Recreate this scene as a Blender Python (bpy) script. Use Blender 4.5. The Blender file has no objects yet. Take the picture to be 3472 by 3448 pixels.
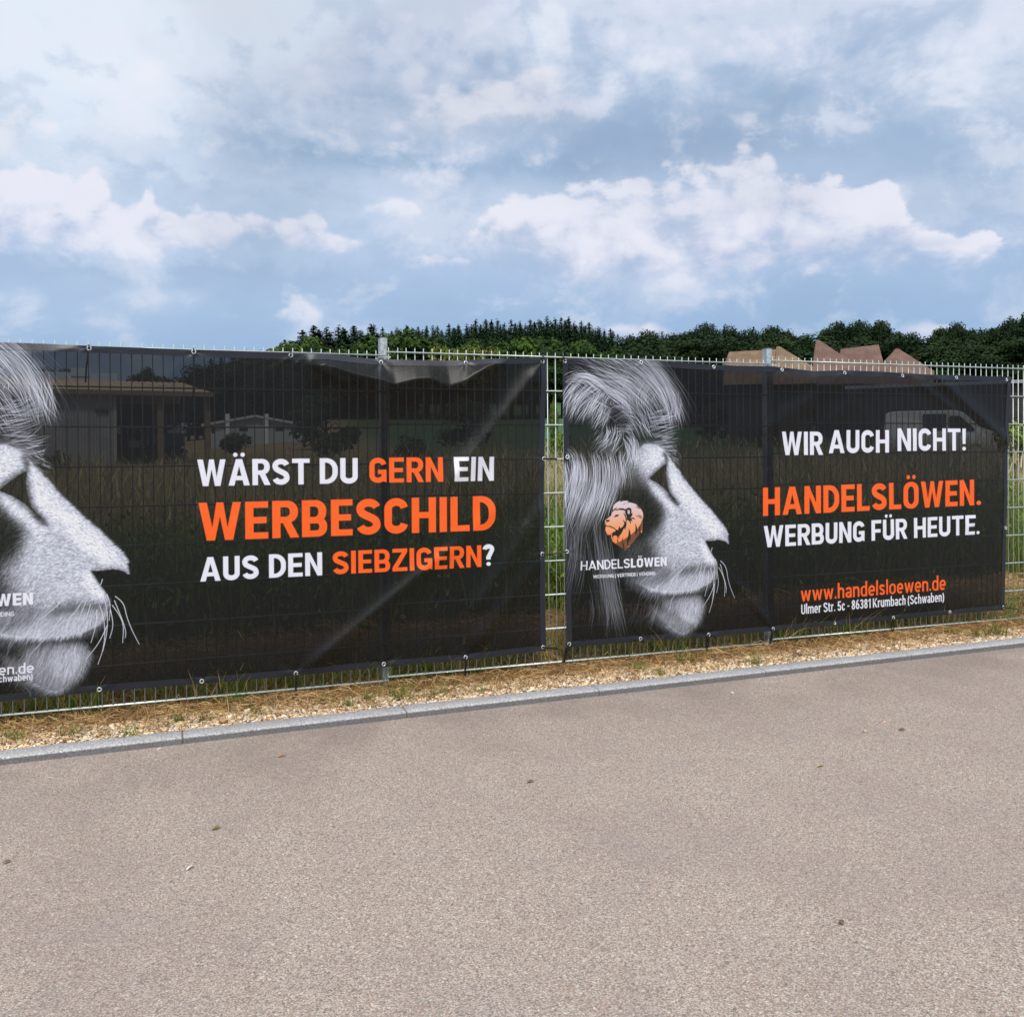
import bpy, bmesh, math, random
import numpy as np
from mathutils import Vector, Matrix

S = bpy.context.scene
COL = S.collection
rng = np.random.default_rng(7)
random.seed(7)

# ------------------------------------------------------------------ camera
FPX, CX0, CY0, CZ0 = 3197.394, -1.154317, -5.142828, 1.241751
YAW, PIT, ROL, PCY = 0.350245, 0.006679, -0.005943, 1554.363
PW, PH = 3472.0, 3448.0
_cy, _sy, _cp, _sp, _cr, _sr = math.cos(YAW), math.sin(YAW), math.cos(PIT), math.sin(PIT), math.cos(ROL), math.sin(ROL)
FWD = Vector((_sy * _cp, _cy * _cp, -_sp)); _R = Vector((_cy, -_sy, 0)); _U = _R.cross(FWD)
RGT = _cr * _R + _sr * _U; UPV = -_sr * _R + _cr * _U
CAM = Vector((CX0, CY0, CZ0))
cd = bpy.data.cameras.new('camera'); cam = bpy.data.objects.new('camera', cd); COL.objects.link(cam)
m = Matrix((RGT, UPV, -FWD)).transposed().to_4x4(); m.translation = CAM
cam.matrix_world = m
cd.sensor_fit = 'HORIZONTAL'; cd.sensor_width = 36.0; cd.lens = 36.0 * FPX / PW
cd.shift_x = 0.0; cd.shift_y = -(1724.0 - PCY) / PW
cd.clip_start = 0.05; cd.clip_end = 5000
S.camera = cam


def ray(px, py):
    return FWD + RGT * ((px - PW / 2) / FPX) - UPV * ((py - PCY) / FPX)


def at(px, py, z):                       # the point seen at photo pixel px, py at depth z
    return CAM + ray(px, py) * z


def onp(px, py, Y=-0.018):               # the point of the upright plane y = Y
    d = ray(px, py); t = (Y - CY0) / d.y
    return (CX0 + d.x * t, CZ0 + d.z * t)


def azel(px, py):
    d = ray(px, py).normalized()
    return math.atan2(d.x, d.y), math.asin(d.z)


# ------------------------------------------------------------------ view and light
S.view_settings.view_transform = 'Standard'; S.view_settings.look = 'None'
S.view_settings.gamma = 1.0; S.view_settings.use_curve_mapping = False
S.view_settings.exposure = 0.0
S.render.engine = 'CYCLES'
S.cycles.transparent_max_bounces = 16; S.cycles.max_bounces = 6; S.cycles.diffuse_bounces = 2
SUN_EL, SUN_AZ = math.radians(57), math.radians(-165)      # azimuth from +Y towards +X
sl = bpy.data.lights.new('sun', 'SUN'); sun = bpy.data.objects.new('sun', sl); COL.objects.link(sun)
sl.energy = 3.4; sl.angle = math.radians(9); sl.color = (1.0, 0.94, 0.85)
sdir = Vector((math.sin(SUN_AZ) * math.cos(SUN_EL), math.cos(SUN_AZ) * math.cos(SUN_EL), math.sin(SUN_EL)))
sun.rotation_euler = sdir.to_track_quat('Z', 'Y').to_euler()
sun.location = (0, 0, 30)

W = bpy.data.worlds.new('World'); S.world = W; W.use_nodes = True
wn, wl = W.node_tree.nodes, W.node_tree.links
wn.clear()


class NT:
    """short hand for building node trees"""
    def __init__(s, tree): s.n, s.l = tree.nodes, tree.links

    def new(s, t, **k):
        n = s.n.new(t)
        for a, b in k.items(): setattr(n, a, b)
        return n

    def put(s, sock, v):
        if isinstance(v, bpy.types.NodeSocket): s.l.new(v, sock)
        elif v is not None: sock.default_value = v

    def math(s, op, a, b=None, c=None, clamp=False):
        n = s.new('ShaderNodeMath', operation=op, use_clamp=clamp)
        s.put(n.inputs[0], a)
        if b is not None: s.put(n.inputs[1], b)
        if c is not None: s.put(n.inputs[2], c)
        return n.outputs[0]

    def smooth(s, v, a, b, lo=0.0, hi=1.0):
        n = s.new('ShaderNodeMapRange', interpolation_type='SMOOTHSTEP')
        for i, x in enumerate((v, a, b, lo, hi)): s.put(n.inputs[i], x)
        return n.outputs[0]

    def mix(s, f, a, b):
        n = s.new('ShaderNodeMix', data_type='RGBA', clamp_factor=True)
        s.put(n.inputs[0], f)
        for i, x in ((6, a), (7, b)):
            s.put(n.inputs[i], (*x, 1) if isinstance(x, tuple) and len(x) == 3 else x)
        return n.outputs[2]

    def noise(s, vec, scale, detail=6, rough=0.55, dist=0.0, col=False, dim='3D'):
        n = s.new('ShaderNodeTexNoise', noise_dimensions=dim)
        if vec is not None: s.put(n.inputs['Vector'], vec)
        n.inputs['Scale'].default_value = scale; n.inputs['Detail'].default_value = detail
        n.inputs['Roughness'].default_value = rough; n.inputs['Distortion'].default_value = dist
        return n.outputs['Color' if col else 'Fac']


def lin(r, g, b):
    f = lambda c: (c / 255 / 12.92) if c / 255 <= 0.04045 else ((c / 255 + 0.055) / 1.055) ** 2.4
    return (f(r), f(g), f(b))


T = NT(W.node_tree)
tc = T.new('ShaderNodeTexCoord'); dirv = tc.outputs['Generated']
sx = T.new('ShaderNodeSeparateXYZ'); T.l.new(dirv, sx.inputs[0])
AZ = T.math('ARCTAN2', sx.outputs[0], sx.outputs[1])
EL = T.math('ARCSINE', sx.outputs[2])
# stretch the noise along the horizon, as clouds seen from the side are
cmb = T.new('ShaderNodeCombineXYZ'); T.put(cmb.inputs[0], AZ); T.put(cmb.inputs[1], T.math('MULTIPLY', EL, 1.5))
cvec = cmb.outputs[0]
nA = T.math('SUBTRACT', T.noise(cvec, 5.0, 5, 0.6, 0.0, dim='2D'), 0.5)
nB = T.math('SUBTRACT', T.noise(cvec, 18.0, 6, 0.62, 0.0, dim='2D'), 0.5)
nC = T.math('SUBTRACT', T.noise(cvec, 2.6, 3, 0.5, dim='2D'), 0.5)
nD = T.math('SUBTRACT', T.noise(cvec, 9.0, 7, 0.66, 0.2, dim='2D'), 0.5)


def puffs(sc):                             # rounded billows
    n = T.new('ShaderNodeTexVoronoi', feature='SMOOTH_F1', voronoi_dimensions='2D'); n.inputs['Scale'].default_value = sc; n.inputs['Smoothness'].default_value = .35
    wv = T.new('ShaderNodeVectorMath', operation='ADD'); T.l.new(cvec, wv.inputs[0])
    wm = T.new('ShaderNodeVectorMath', operation='SCALE'); T.l.new(T.noise(cvec, sc * .8, 2, .5, 0, True, '2D'), wm.inputs[0]); wm.inputs['Scale'].default_value = .8 / sc
    T.l.new(wm.outputs[0], wv.inputs[1]); T.l.new(wv.outputs[0], n.inputs['Vector']); return T.math('SUBTRACT', .42, n.outputs['Distance'])


PF = T.math('ADD', puffs(16), T.math('MULTIPLY', puffs(42), .6))
A0, A1, E0, E1 = -0.45, 1.2, -0.1, 0.8


def curve(pts, shift=None):
    """height (elevation) as a function of azimuth, given as photo pixels"""
    q = sorted((((a - A0) / (A1 - A0)), (e - E0) / (E1 - E0)) for a, e in (azel(x, y) for x, y in pts))
    n = T.new('ShaderNodeFloatCurve'); c = n.mapping.curves[0]
    c.points[0].location = (0, q[0][1]); c.points[1].location = (1, q[-1][1])
    for x, y in q:
        if 0.003 < x < 0.997: c.points.new(x, y)
    n.mapping.extend = 'HORIZONTAL'; n.mapping.update()
    a = T.math('MULTIPLY', T.math('SUBTRACT', AZ if shift is None else shift, A0), 1 / (A1 - A0))
    T.put(n.inputs['Value'], a)
    return T.math('ADD', T.math('MULTIPLY', n.outputs[0], E1 - E0), E0)


cloudcol = None
# base: broad gradient from the blue grey band above the horizon to the pale upper sky
g = T.smooth(T.math('ADD', EL, T.math('MULTIPLY', nC, 0.10)), 0.06, 0.36)
left = T.smooth(T.math('ADD', AZ, T.math('MULTIPLY', nC, 0.5)), 0.42, 0.0)
top = T.mix(left, lin(200, 214, 237), lin(226, 237, 252))
cloudcol = T.mix(g, lin(150, 183, 221), top)
cloudcol = T.mix(T.smooth(T.math('ADD', nD, T.math('MULTIPLY', nA, 0.8)), -0.06, 0.20, 0, T.smooth(EL, .10, .26, .16, .5)), cloudcol, lin(226, 231, 244))


def layer(base, topc, botc, light, dark, st, sb, wt=0.03, wb=0.02, fine=0.35, op=1.0, shade=(0.0, 1.0), hn=1.0, bias=0.10):
    w = T.math('ADD', T.math('ADD', T.math('MULTIPLY', nD, 0.9), T.math('MULTIPLY', nB, fine)), T.math('MULTIPLY_ADD', PF, .75, bias))
    tE, bE = curve(topc), curve(botc)
    up = T.smooth(T.math('ADD', T.math('SUBTRACT', tE, EL), T.math('MULTIPLY', w, wt)), 0.0, st)
    dn = T.smooth(T.math('ADD', T.math('SUBTRACT', EL, bE), T.math('MULTIPLY', w, wb)), 0.0, sb)
    al = T.math('MULTIPLY', T.math('MULTIPLY', up, dn), op)
    h = T.math('DIVIDE', T.math('SUBTRACT', EL, bE), T.math('MAXIMUM', T.math('SUBTRACT', tE, bE), 0.01))
    h = T.math('ADD', h, T.math('ADD', T.math('MULTIPLY', nB, 0.9 * hn), T.math('ADD', T.math('MULTIPLY', nD, 1.9 * hn), T.math('MULTIPLY', PF, .55 * hn))))
    c = T.mix(T.smooth(h, shade[0], shade[1]), dark, light)
    return T.mix(al, base, c)


# the great grey bank over the middle
cloudcol = layer(cloudcol, [(350, 330), (520, 250), (700, 170), (900, 185), (1050, 110), (1160, 40), (1300, -60), (1700, -200), (2400, -250), (3500, -250), (4200, -250)],
                 [(350, 330), (520, 380), (700, 520), (1000, 600), (1300, 620), (1700, 640), (2200, 660), (2800, 640), (3300, 620), (3700, 600)],
                 lin(212, 221, 240), lin(152, 180, 212), 0.04, 0.09, 0.04, 0.05, shade=(-0.1, 0.8), hn=.45)
cloudcol = layer(cloudcol, [(1700, 40), (1760, -20), (1850, -40), (1930, 60), (1960, 240), (2000, 300)],
                 [(1700, 40), (1800, 200), (1900, 260), (1960, 240), (2000, 300)],
                 lin(228, 233, 246), lin(205, 216, 236), 0.02, 0.04, 0.02, 0.03, 0.6, 0.8)
cloudcol = layer(cloudcol, [(3050, 420), (3200, 200), (3350, 100), (3472, 20), (3800, -100)],
                 [(3050, 420), (3200, 420), (3350, 380), (3472, 380), (3800, 300)],
                 lin(222, 230, 245), lin(196, 210, 232), 0.03, 0.06, 0.02, 0.03, 0.6, 0.7)
# broad darker bellies and bright patches of the cloud deck, each where it stands in the sky
WA = T.math('ADD', AZ, T.math('ADD', T.math('MULTIPLY', nD, .10), T.math('MULTIPLY', nA, .08)))
WE = T.math('ADD', EL, T.math('ADD', T.math('MULTIPLY', nD, .08), T.math('MULTIPLY', nB, .035)))


def patch(px, py, w, h, k):
    a, e = azel(px, py); x = T.math('MULTIPLY', T.math('SUBTRACT', WA, a), FPX / w); y = T.math('MULTIPLY', T.math('SUBTRACT', WE, e), FPX / h)
    return T.math('MULTIPLY', T.math('EXPONENT', T.math('MULTIPLY', T.math('ADD', T.math('MULTIPLY', x, x), T.math('MULTIPLY', y, y)), -1.0)), k)


def total(L):
    r = patch(*L[0])
    for q in L[1:]: r = T.math('ADD', r, patch(*q))
    return T.math('MINIMUM', r, 1.0)


dk = total([(1300, 560, 560, 70, .85), (850, 520, 330, 80, .35), (620, 660, 520, 50, .45), (2130, 480, 340, 110, .75), (2900, 470, 520, 130, .75), (3250, 640, 320, 110, .6), (1150, 230, 420, 50, .3), (2550, 300, 420, 60, .3), (1750, 590, 330, 50, .5), (300, 935, 700, 40, .55)])
cloudcol = T.mix(T.math('MULTIPLY', dk, T.smooth(T.math('ADD', nB, nD), -.35, .2, .95, .62)), cloudcol, lin(154, 181, 212))
lt = total([(200, 60, 700, 200, .75), (1840, 80, 110, 170, .6), (3350, 120, 180, 200, .4), (2250, 180, 160, 120, .35), (450, 270, 200, 90, .5)])
cloudcol = T.mix(T.math('MULTIPLY', lt, T.smooth(T.math('ADD', nB, nD), -.25, .2, .55, 1.0)), cloudcol, lin(232, 240, 252))
# streak of light puffs inside it
cloudcol = layer(cloudcol, [(1180, 520), (1260, 430), (1400, 370), (1530, 300), (1650, 262), (1760, 235), (1900, 215), (1960, 240), (2000, 420)],
                 [(1180, 520), (1400, 500), (1600, 520), (1760, 450), (1900, 360), (1960, 320), (2000, 420)],
                 lin(236, 238, 248), lin(196, 208, 231), 0.02, 0.06, 0.03, 0.03, 0.8, .85)
# warm patches on the left
cloudcol = layer(cloudcol, [(250, 330), (340, 250), (420, 215), (560, 210), (640, 250), (700, 340)],
                 [(250, 330), (400, 340), (560, 345), (640, 350), (700, 340)],
                 lin(246, 243, 248), lin(225, 233, 247), 0.03, 0.05, 0.02, 0.03, 0.8, 0.8)
cloudcol = layer(cloudcol, [(-400, 300), (0, 390), (90, 335), (130, 390), (190, 420), (260, 520)],
                 [(-400, 620), (0, 620), (100, 540), (190, 500), (260, 520)],
                 lin(246, 243, 248), lin(218, 229, 246), 0.012, 0.06, 0.012, 0.03, 0.8, 0.85)
# long cumulus on the left
cloudcol = layer(cloudcol, [(-500, 520), (0, 580), (100, 592), (220, 608), (262, 625), (315, 583), (350, 625), (400, 684), (465, 690), (492, 652), (530, 690), (565, 728), (660, 712), (800, 725), (880, 706), (960, 728), (1050, 730), (1085, 770), (1110, 792), (1200, 812), (1290, 850), (1340, 880), (1500, 900)],
                 [(-500, 900), (0, 885), (300, 880), (600, 885), (900, 876), (1200, 872), (1340, 880), (1500, 900)],
                 lin(236, 237, 249), lin(182, 200, 230), 0.012, 0.03, 0.030, 0.020, 1.2, .90, bias=.24, shade=(-0.25, 0.85))
# small puffs between
cloudcol = layer(cloudcol, [(1180, 735), (1240, 690), (1320, 672), (1400, 690), (1440, 740)],
                 [(1180, 735), (1300, 755), (1400, 765), (1440, 740)],
                 lin(232, 236, 248), lin(196, 210, 235), 0.008, 0.03, 0.014, 0.02, 1.0, 0.9)
cloudcol = layer(cloudcol, [(1240, 620), (1300, 580), (1400, 560), (1500, 570), (1560, 620)],
                 [(1240, 620), (1300, 650), (1400, 670), (1500, 690), (1560, 620)],
                 lin(222, 229, 245), lin(196, 210, 235), 0.02, 0.03, 0.014, 0.02, 1.0, 0.7)
# the great white cumulus on the right
cloudcol = layer(cloudcol, [(1540, 860), (1570, 790), (1640, 740), (1700, 712), (1800, 690), (1850, 655), (1960, 655), (2100, 628), (2250, 602), (2400, 585), (2460, 535), (2515, 492), (2590, 505), (2650, 565), (2720, 575), (2800, 590), (2880, 625), (2960, 632), (2990, 618), (3040, 680), (3120, 760), (3200, 795), (3330, 800), (3400, 850), (3480, 900), (3700, 920)],
                 [(1540, 870), (1640, 890), (1760, 930), (1900, 965), (2200, 985), (2500, 975), (2700, 945), (3000, 935), (3300, 920), (3480, 900), (3700, 920)],
                 lin(238, 238, 249), lin(176, 193, 224), 0.013, 0.04, 0.034, 0.024, 1.3, .88, bias=.16, shade=(-0.50, 1.0))
cloudcol = layer(cloudcol, [(2640, 850), (2720, 815), (2900, 812), (3100, 800), (3250, 805), (3350, 830)],
                 [(2640, 850), (2720, 858), (2900, 858), (3100, 845), (3250, 838), (3350, 830)],
                 lin(188, 202, 228), lin(172, 192, 222), 0.02, 0.012, 0.012, 0.01, 0.5, 0.85)
# low clouds near the horizon
cloudcol = layer(cloudcol, [(-300, 1010), (100, 960), (380, 935), (600, 955), (760, 1010), (900, 1060)],
                 [(-300, 1130), (200, 1120), (500, 1110), (760, 1090), (900, 1060)],
                 lin(200, 215, 238), lin(176, 200, 230), 0.02, 0.05, 0.02, 0.02, 0.7, 0.75)
cloudcol = layer(cloudcol, [(690, 1080), (780, 1062), (930, 1058), (990, 1020), (1015, 1003), (1050, 1030), (1090, 1060), (1160, 1080)],
                 [(690, 1085), (900, 1105), (1050, 1110), (1160, 1085)],
                 lin(226, 230, 245), lin(188, 206, 234), 0.010, 0.02, 0.014, 0.01, 1.0, 0.8)
cloudcol = layer(cloudcol, [(2020, 1130), (2080, 1098), (2170, 1090), (2260, 1110), (2330, 1140)],
                 [(2020, 1150), (2150, 1180), (2330, 1160)],
                 lin(232, 232, 245), lin(200, 212, 236), 0.012, 0.03, 0.012, 0.01, 0.8, 0.9)
cloudcol = layer(cloudcol, [(3000, 1140), (3080, 1090), (3180, 1085), (3260, 1110), (3330, 1140)],
                 [(3000, 1160), (3150, 1200), (3330, 1160)],
                 lin(232, 232, 245), lin(200, 212, 236), 0.012, 0.03, 0.012, 0.01, 0.8, 0.85)
# fine structure over the whole deck
fs = T.math('ADD', T.math('MULTIPLY', nD, 1.0), T.math('ADD', T.math('MULTIPLY', nB, .9), T.math('MULTIPLY', PF, .35)))
hi_ = T.smooth(EL, .06, .22, .35, .85)
cloudcol = T.mix(T.math('MULTIPLY', T.smooth(fs, .04, .34, 0, .42), hi_), cloudcol, lin(236, 239, 250))
cloudcol = T.mix(T.math('MULTIPLY', T.smooth(fs, -.02, -.30, 0, .34), hi_), cloudcol, lin(164, 187, 217))
sky = T.new('ShaderNodeTexSky', sky_type='NISHITA', sun_disc=False)
sky.sun_elevation = SUN_EL; sky.sun_rotation = SUN_AZ
b1 = T.new('ShaderNodeBackground'); T.l.new(sky.outputs[0], b1.inputs[0]); b1.inputs[1].default_value = 0.08
b2 = T.new('ShaderNodeBackground'); T.l.new(cloudcol, b2.inputs[0]); b2.inputs[1].default_value = 1.0
# thin places of the cloud cover let the blue through
cov = T.smooth(T.math('ADD', nC, T.math('MULTIPLY', nA, 0.4)), -0.22, 0.0, 0.80, 0.97)
ms = T.new('ShaderNodeMixShader'); T.put(ms.inputs[0], cov); T.l.new(b1.outputs[0], ms.inputs[1]); T.l.new(b2.outputs[0], ms.inputs[2])
wo = T.new('ShaderNodeOutputWorld'); T.l.new(ms.outputs[0], wo.inputs[0])
W.cycles.sampling_method = 'MANUAL'; W.cycles.sample_map_resolution = 512

# ------------------------------------------------------------------ helpers


def mesh(name, V, F, mats=(), smooth=False, cols=None, uv=None, mi=None):
    """V (n,3) array, F list of faces or (m,k) array"""
    me = bpy.data.meshes.new(name)
    V = np.asarray(V, dtype=np.float32)
    if isinstance(F, np.ndarray):
        k = F.shape[1]
        me.vertices.add(len(V)); me.vertices.foreach_set('co', V.ravel())
        me.loops.add(F.size); me.loops.foreach_set('vertex_index', F.ravel().astype(np.int32))
        me.polygons.add(len(F)); me.polygons.foreach_set('loop_start', np.arange(0, F.size, k, dtype=np.int32))
        me.update(calc_edges=True)
    else:
        me.from_pydata([tuple(map(float, v)) for v in V], [], [tuple(int(i) for i in f) for f in F]); me.update()
    for m_ in mats: me.materials.append(m_)
    if smooth: me.polygons.foreach_set('use_smooth', np.ones(len(me.polygons), dtype=bool))
    if mi is not None: me.polygons.foreach_set('material_index', np.asarray(mi, dtype=np.int32))
    if cols is not None:
        a = me.color_attributes.new('Col', 'FLOAT_COLOR', 'POINT')
        c = np.ones((len(V), 4), dtype=np.float32); c[:, :3] = cols
        a.data.foreach_set('color', c.ravel())
    if uv is not None:
        l = me.uv_layers.new(name='UVMap')
        vi = np.empty(len(me.loops), dtype=np.int32); me.loops.foreach_get('vertex_index', vi)
        l.data.foreach_set('uv', np.asarray(uv, dtype=np.float32)[vi].ravel())
    return me


def obj(name, me, parent=None, loc=None, rz=None, kind=None, label=None, cat=None, group=None):
    o = bpy.data.objects.new(name, me); COL.objects.link(o)
    if parent is not None: o.parent = parent
    if loc is not None: o.location = loc
    if rz is not None: o.rotation_euler = (0, 0, rz)
    tag(o, label, cat, group, kind)
    return o


def tag(o, label=None, cat=None, group=None, kind=None):
    for k, v in (('label', label), ('category', cat), ('group', group), ('kind', kind)):
        if v: o[k] = v
    return o


class MB:
    """collects simple solids into one mesh"""
    def __init__(s): s.v, s.f = [], []

    def add(s, V, F):
        b = len(s.v); s.v += [tuple(p) for p in V]; s.f += [tuple(i + b for i in f) for f in F]; return s

    def box(s, x0, x1, y0, y1, z0, z1):
        return s.add([(x0, y0, z0), (x1, y0, z0), (x1, y1, z0), (x0, y1, z0), (x0, y0, z1), (x1, y0, z1), (x1, y1, z1), (x0, y1, z1)],
                     [(0, 3, 2, 1), (4, 5, 6, 7), (0, 1, 5, 4), (1, 2, 6, 5), (2, 3, 7, 6), (3, 0, 4, 7)])

    def prism(s, poly, y0, y1):          # polygon in x,z pushed along y
        n = len(poly)
        return s.add([(x, y0, z) for x, z in poly] + [(x, y1, z) for x, z in poly],
                     [tuple(range(n)), tuple(range(2 * n - 1, n - 1, -1))] + [(i, i + n, (i + 1) % n + n, (i + 1) % n) for i in range(n)])

    def tube(s, pts, r, k=6):
        pts = [Vector(p) for p in pts]; n = len(pts); V = []
        up = Vector((0.3, 1, 0.2))
        for i, p in enumerate(pts):
            t = (pts[min(i + 1, n - 1)] - pts[max(i - 1, 0)]).normalized()
            a = t.cross(up); a = a.normalized() if a.length > 1e-4 else Vector((1, 0, 0)); b = t.cross(a)
            rr = r[i] if hasattr(r, '__len__') else r
            V += [p + rr * (math.cos(2 * math.pi * j / k) * a + math.sin(2 * math.pi * j / k) * b) for j in range(k)]
        F = [(i * k + j, i * k + (j + 1) % k, (i + 1) * k + (j + 1) % k, (i + 1) * k + j) for i in range(n - 1) for j in range(k)]
        F += [tuple(range(k - 1, -1, -1)), tuple((n - 1) * k + j for j in range(k))]
        return s.add(V, F)

    def build(s, name, mat, parent=None, smooth=False, **k):
        me = mesh(name, s.v, s.f, [mat] if mat else [], smooth)
        return obj(name, me, parent, **k)


def material(name, col, rough=0.6, metal=0.0, spec=0.5, var=None, scale=8.0, bump=0.0, bscale=60.0, coord='Object', attr=False, detail=6):
    m_ = bpy.data.materials.new(name); m_.use_nodes = True
    t = NT(m_.node_tree); bs = t.n['Principled BSDF']
    tcn = t.new('ShaderNodeTexCoord'); v = tcn.outputs[coord]
    c = (*col, 1)
    if attr:
        a = t.new('ShaderNodeVertexColor', layer_name='Col'); c = a.outputs[0]
    if var:
        c = t.mix(t.smooth(t.noise(v, scale, detail, 0.65), 0.35, 0.65), c, (*var, 1))
    t.put(bs.inputs['Base Color'], c)
    bs.inputs['Roughness'].default_value = rough; bs.inputs['Metallic'].default_value = metal
    bs.inputs['Specular IOR Level'].default_value = spec
    if bump:
        b = t.new('ShaderNodeBump'); b.inputs['Strength'].default_value = bump; b.inputs['Distance'].default_value = 0.01
        t.put(b.inputs['Height'], t.noise(v, bscale, 5, 0.6)); t.l.new(b.outputs[0], bs.inputs['Normal'])
    return m_


def copy_tree(o, parent=None):
    c = o.copy(); COL.objects.link(c)
    if parent is not None: c.parent = parent
    for ch in o.children: copy_tree(ch, c)
    return c
# ------------------------------------------------------------------ the printed picture of the banners, painted stroke by stroke into an array
RES = 560.0                               # texels per metre


class Canvas:
    def __init__(s, u0, u1, v0, v1):
        s.u0, s.v0 = u0, v0; s.w, s.h = int((u1 - u0) * RES), int((v1 - v0) * RES); s.u1, s.v1 = u0 + s.w / RES, v0 + s.h / RES
        s.img = np.zeros((s.h, s.w, 3), np.float32)

    def px(s, P):
        P = np.asarray(P, float); return np.stack([(P[..., 0] - s.u0) * RES, (P[..., 1] - s.v0) * RES], -1)

    def poly_mask(s, polys, ss=3):
        """even-odd cover of polygons (in uv); returns mask and box"""
        Q = [s.px(p) for p in polys]; A = np.concatenate(Q)
        x0, y0 = np.maximum(np.floor(A.min(0)).astype(int) - 1, 0); x1, y1 = np.ceil(A.max(0)).astype(int) + 2
        x1, y1 = min(x1, s.w), min(y1, s.h)
        if x1 <= x0 or y1 <= y0: return None
        xs = (np.arange((x1 - x0) * ss) + 0.5) / ss + x0; ys = (np.arange((y1 - y0) * ss) + 0.5) / ss + y0
        M = np.zeros((len(ys), len(xs)), bool)
        for q in Q:
            for (ax, ay), (bx, by) in zip(q, np.roll(q, -1, 0)):
                if ay == by: continue
                r = np.nonzero((ys >= min(ay, by)) & (ys < max(ay, by)))[0]
                if not len(r): continue
                xc = ax + (ys[r] - ay) * (bx - ax) / (by - ay)
                M[r] ^= xs[None, :] < xc[:, None]
        M = M.reshape(y1 - y0, ss, x1 - x0, ss).mean((1, 3))
        return M, x0, x1, y0, y1

    def fill(s, polys, color, op=1.0, ss=3):
        r = s.poly_mask(polys, ss)
        if r is None: return
        M, x0, x1, y0, y1 = r
        a = (M * op)[..., None]; c = color(x0, x1, y0, y1) if callable(color) else np.asarray(color, np.float32)
        s.img[y0:y1, x0:x1] = s.img[y0:y1, x0:x1] * (1 - a) + c * a


def sstep_(x, a, b):
    t = np.clip((x - a) / (b - a), 0, 1); return t * t * (3 - 2 * t)


def blur(A, r):
    """fast gaussian by three box passes"""
    r = max(1, int(r))
    for ax in (0, 1):
        for _ in range(3):
            P = np.pad(A, [(r + 1, r) if i == ax else (0, 0) for i in range(2)], mode='edge').cumsum(ax, dtype=np.float64)
            n = A.shape[ax]
            A = ((P[2 * r + 1:2 * r + 1 + n] - P[:n]) if ax == 0 else (P[:, 2 * r + 1:2 * r + 1 + n] - P[:, :n])) / (2 * r + 1)
    return A.astype(np.float32)


# ---- condensed bold letters: strokes with butt ends, drawn as outlines. Cap height 1, x height .74
def arc(cx, cy, rx, ry, a0, a1, n=14):
    return [(cx + rx * math.cos(math.radians(a0 + (a1 - a0) * i / n)), cy + ry * math.sin(math.radians(a0 + (a1 - a0) * i / n))) for i in range(n + 1)]


def stroke(pts, w, closed=False):
    P = [Vector(p) for p in pts]; n = len(P); L, R = [], []
    for i in range(n):
        if closed: a, b = P[i - 1], P[(i + 1) % n]
        else: a, b = P[max(i - 1, 0)], P[min(i + 1, n - 1)]
        d1 = (P[i] - a); d2 = (b - P[i])
        if d1.length < 1e-6: d1 = d2
        if d2.length < 1e-6: d2 = d1
        d1.normalize(); d2.normalize(); t = (d1 + d2).normalized(); nrm = Vector((-t.y, t.x))
        k = w / 2 / max(0.35, nrm.dot(Vector((-d1.y, d1.x))))
        L.append(tuple(P[i] + nrm * k)); R.append(tuple(P[i] - nrm * k))
    if closed: return [L, R]
    return [L + R[::-1]]


def rrect(x0, x1, y0, y1, rx, ry, n=6):
    q = arc(x1 - rx, y1 - ry, rx, ry, 90, 0, n) + arc(x1 - rx, y0 + ry, rx, ry, 0, -90, n) + arc(x0 + rx, y0 + ry, rx, ry, -90, -180, n) + arc(x0 + rx, y1 - ry, rx, ry, 180, 90, n)
    return q


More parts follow.
